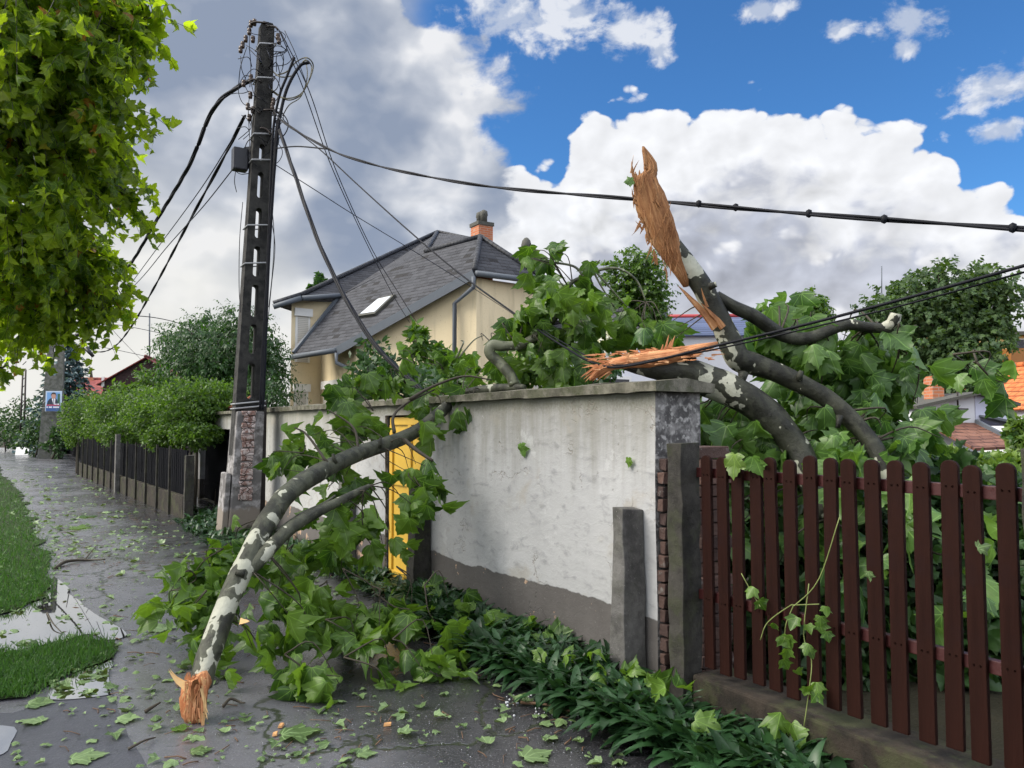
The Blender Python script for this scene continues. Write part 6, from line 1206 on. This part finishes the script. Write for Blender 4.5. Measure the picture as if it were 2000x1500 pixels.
# ---------------------------------------------------------------- grass
LT['blade'] = [leaf_template([(0, 0), (.05, .3), (.03, .7), (0, 1)], 0, cx=.4, droop=d, seed=80+i) for i, d in enumerate((.5, 1.2))]
def inside(p, ring):
    r = False; j = len(ring)-1
    for i in range(len(ring)):
        if (ring[i].y > p.y) != (ring[j].y > p.y) and p.x < (ring[j].x-ring[i].x)*(p.y-ring[i].y)/(ring[j].y-ring[i].y)+ring[i].x: r = not r
        j = i
    return r
gp = []
def grass_px(n, x0, x1, y0, y1, ring):
    k = 0
    for _ in range(n*4):
        p = gnd(random.uniform(x0, x1), y0+(y1-y0)*random.random()**.8)
        if inside(p+Vector((random.gauss(0, .05), random.gauss(0, .05), 0)), ring): gp.append(p+Vector((0, 0, .014))); k += 1
        if k >= n: break
grass_px(19000, -350, 110, 930, 1215, t1); grass_px(7500, -250, 222, 1240, 1370, t2)
gq = np.array([tuple(p) for p in gp]); n = len(gq); dist = np.linalg.norm(gq, axis=1)
np_mesh('grass', [leaf_arrays('blade', gq, rdir(n)*.55+np.array((0, 0, 1)), rdir(n), (.035+.04*RNG.random(n))*(.8+dist*.04))], MT['leaf_grass'])['kind'] = 'stuff'
# weeds along the wall foot, path edge and pole
# ---------------------------------------------------------------- litter: leaves, twigs, hail
def flat_leaves(pts, size, kind, m, name, lift=.012):
    q = np.array([tuple(p) for p in pts]); n = len(q); q[:, 2] = lift+.01*RNG.random(n)
    return np_mesh(name, [leaf_arrays(kind, q, rdir(n)*np.array((1, 1, .10)), rdir(n)*.22+np.array((0, 0, 1)), size)], MT[m])
pl = []
for _ in range(170): pl.append(S(random.uniform(-6.5, 1.6), random.uniform(-.95, -.1)))
def scatter(n, x0, x1, y0, y1, ok=lambda x, y: True):
    for _ in range(n):
        x, y = random.uniform(x0, x1), y0+(y1-y0)*random.random()
        if ok(x, y): pl.append(gnd(x, y))
scatter(850, 10, 400, 915, 1090, lambda x, y: x > 20+(y-930)*.45 and x < 160+(y-925)*1.45); scatter(330, 90, 460, 1090, 1400, lambda x, y: x > 110); scatter(80, 0, 700, 1390, 1500); scatter(110, 560, 1230, 1330, 1500, lambda x, y: y > 1330+(x-900)*.2); scatter(170, 200, 420, 950, 1080, lambda x, y: abs(x-(160+(y-930)*1.75)) < 26); scatter(60, -60, 100, 1130, 1350); scatter(170, -20, 110, 950, 1200); scatter(110, 0, 215, 1250, 1365)
q = np.array([tuple(p) for p in pl]); dd = np.linalg.norm(q, axis=1)
flat_leaves(pl, (.018+.075*RNG.random(len(pl))**2.2)*(.75+.045*dd), 'far', 'leaf_litter', 'leaf_litter')['kind'] = 'stuff'
tq = [S(x, random.uniform(-.48, -.12), random.uniform(.14, .26)) for x in np.random.default_rng(3).uniform(-2.9, 1.2, 46)]; n = len(tq)
np_mesh('leaf_litter', [leaf_arrays('plane', np.array([tuple(p) for p in tq]), rdir(n)+np.array((0, 0, -.3)), rdir(n)*.6+np.array((-.3, -.3, 1)), .09+.09*RNG.random(n))], MT['leaf_fallen'])['kind'] = 'stuff'
b = MB()
for i in range(420):
    x, y = (random.uniform(60, 420), random.uniform(930, 1120)) if i < 230 else (random.uniform(120, 1200), random.uniform(1120, 1500))
    p = gnd(x, y)
    if inside(p, t1) or inside(p, t2) or toS(p).y > -.3: continue
    a = random.uniform(0, 3.14); L_ = random.uniform(.02, .10)*(1+.05*p.length); d = Vector((math.cos(a), math.sin(a), 0)); b.tube([p+Vector((0, 0, .006)), p+d*L_*.5+Vector((random.gauss(0, .01), random.gauss(0, .01), .012)), p+d*L_+Vector((0, 0, .006))], random.uniform(.0015, .004), 4)
o = b.build('twig_litter', MT['litter_brown']); o['kind'] = 'stuff'
b = MB()
for i in range(70):
    x, y = random.choice(((1000, 1375), (1060, 1385), (1130, 1395), (1030, 1360), (1150, 1405))); p = gnd(x+random.gauss(0, 20), y+random.gauss(0, 9)); r_ = random.uniform(.003, .008); b.lathe([(0, 0), (r_*.9, r_*.4), (r_, r_), (r_*.6, r_*1.7), (0, r_*1.9)], 6, p)
for i in range(160): p = gnd(random.uniform(420, 1250), random.uniform(1370, 1500)); r_ = random.uniform(.0012, .0032); b.lathe([(0, 0), (r_, r_), (0, r_*1.6)], 5, p)
o = b.build('hail', MT['ice']); o['kind'] = 'stuff'
# larger single leaves and twigs lying on the path
def one_leaf(label, px_, py_, size, m='leaf_litter', ang=None, tilt=.12, kind='flatleaf'):
    p = gnd(px_, py_); a = random.uniform(0, 6.28) if ang is None else ang; d = np.array([[math.cos(a), math.sin(a), .04]])
    pos = np.array([[p.x, p.y, .016]])-d*size*.45
    A = leaf_arrays(kind, pos, d, np.array([[random.gauss(0, tilt), random.gauss(0, tilt), 1]]), np.array([size])); A[0][:, 2] = np.maximum(A[0][:, 2], .012)
    b = MB(); o = np_mesh('fallen_leaf', [A], MT[m], None, (p.x, p.y, 0)); prop(o, label, 'leaf', 'single plane leaves lying on the path')
    return o
for lb_, x, y, s_, a, m in (('largest pale green leaf lying flat right of the torn branch foot', 588, 1436, .23, .3, 'leaf_litter'), ('pale leaf lying alone at the bottom beside the strap plants', 1048, 1478, .17, .5, 'leaf_litter'), ('pale leaf on dark asphalt a little right of the largest leaf', 796, 1437, .11, .2, 'leaf_litter'), ('light leaf on dark asphalt between two others near the bottom', 948, 1453, .09, 2.0, 'leaf_litter'),
        ('small light leaf at the bottom edge left of the wall plants', 716, 1477, .10, .1, 'leaf_litter'), ('pale leaf on the bluish slab at the lower left', 172, 1482, .17, .4, 'leaf_litter'), ('light leaf at the edge of the small puddle', 78, 1378, .15, .2, 'leaf_litter'), ('narrow pale leaf halfway down the bluish slab', 65, 1412, .13, 3.0, 'leaf_litter'), ('pale leaf flat on the path left of the leafy ground spray', 318, 1230, .22, .2, 'leaf_litter'), ('green leaf folded upright in front of the torn branch foot', 352, 1426, .09, 1.8, 'leaf_fallen'), ('light leaf just right of the folded leaf near the branch foot', 393, 1470, .11, .4, 'leaf_litter'),
        ('green clump of leaf lying in mid path', 158, 1032, .34, .3, 'leaf_fallen'), ('darker leaf clump on the path beyond the dead twig', 172, 1010, .34, 1.0, 'leaf_fallen'), ('pale leaf beside the mossy crack in the asphalt', 250, 1408, .13, .2, 'leaf_litter'), ('light leaf under the hanging spray on dark asphalt', 660, 1262, .17, .1, 'leaf_litter'), ('pale leaf flat beside the white hail', 1090, 1390, .16, .6, 'leaf_litter')): one_leaf(lb_, x, y, s_, m, a)
def on_wall_leaf(label, pt, size, m, tip=(.2, 0, -1), nrm=(-.847, -.531, .1)):
    A = leaf_arrays('flatleaf', np.array([pt]), np.array([tip]), np.array([nrm]), np.array([size])); o = np_mesh('stuck_leaf', [A], MT[m], None, tuple(pt)); prop(o, label, 'leaf')
on_wall_leaf('single green leaf stuck on the white wall face', tuple(onY(1018, 865, -.035)), .12, 'leaf_broken'); on_wall_leaf('tiny dark leaf stuck to the wall near its end', tuple(onY(1227, 893, -.03)), .07, 'leaf_fallen', (0, 0, -1)); on_wall_leaf('pale leaf clinging to a red picket near the right edge', tuple(onY(1908, 1070, -.135)), .06, 'leaf_litter', (1, 0, .2))
on_wall_leaf('small leaf stuck to a picket in the middle of the fence', tuple(onY(1695, 1115, -.135)), .05, 'leaf_litter'); on_wall_leaf('yellowish leaf hooked over the first pickets', tuple(onY(1435, 885, -.16)), .14, 'leaf_vine', (-.1, 0, -1)); on_wall_leaf('leaf draped on the red rail behind the third picket', tuple(onY(1470, 890, -.16)), .12, 'leaf_broken', (.5, 0, -1)); on_wall_leaf('green leaf caught in the splinters of the torn tip', tuple(P(1238, 352, 5.3)), .075, 'leaf_broken', (-1, 0, -.2), (0, -1, .2))
def twig_thing(label, pts, r_, m='twig', name='fallen_twig'):
    b = MB(); q = [gnd(x, y)+Vector((0, 0, .012+.02*(i % 2))) for i, (x, y) in enumerate(pts)]; limb_tube(b, q, r_, r_*.4, 6, k=5)
    solo(name, b, MT[m], label, 'twig', q[0], 'twigs on the path')
twig_thing('dark bent twig lying across the path by the grass', [(108, 1112), (130, 1102), (170, 1096), (205, 1098)], .022); twig_thing('thin forked twig reaching up from the bent twig', [(165, 1096), (180, 1080), (190, 1066)], .010); twig_thing('short dark stick right of the torn branch foot', [(436, 1384), (450, 1376), (470, 1376), (478, 1384)], .010)
twig_thing('straight dark stick between the slab and the branch foot', [(284, 1394), (313, 1383)], .012); twig_thing('brown stick beside the white hail at the plants', [(1018, 1376), (1070, 1388), (1150, 1404)], .010, 'litter_brown'); twig_thing('curved twig lying in the larger puddle', [(92, 1200), (103, 1225), (122, 1240)], .008); twig_thing('dark stick beside the crack at the bottom', [(250, 1468), (280, 1460), (303, 1445)], .008)
for lb_, x, y in (('orange wood chip right of the branch foot', 549, 1421), ('small orange wood chip farther along the dark asphalt', 757, 1418), ('tiny pale wood chip by the largest leaf', 537, 1438)):
    p = gnd(x, y); b = MB(); b.box(-.018, .02, -.01, .01, 0, .012, jit=.004); o = b.build('wood_chip', MT['wood_chip'], None, bevel=.002); o.location = p+Vector((0, 0, .004)); o.rotation_euler = (0, 0, random.random()*3); prop(o, lb_, 'wood chip', 'orange chips of torn wood')
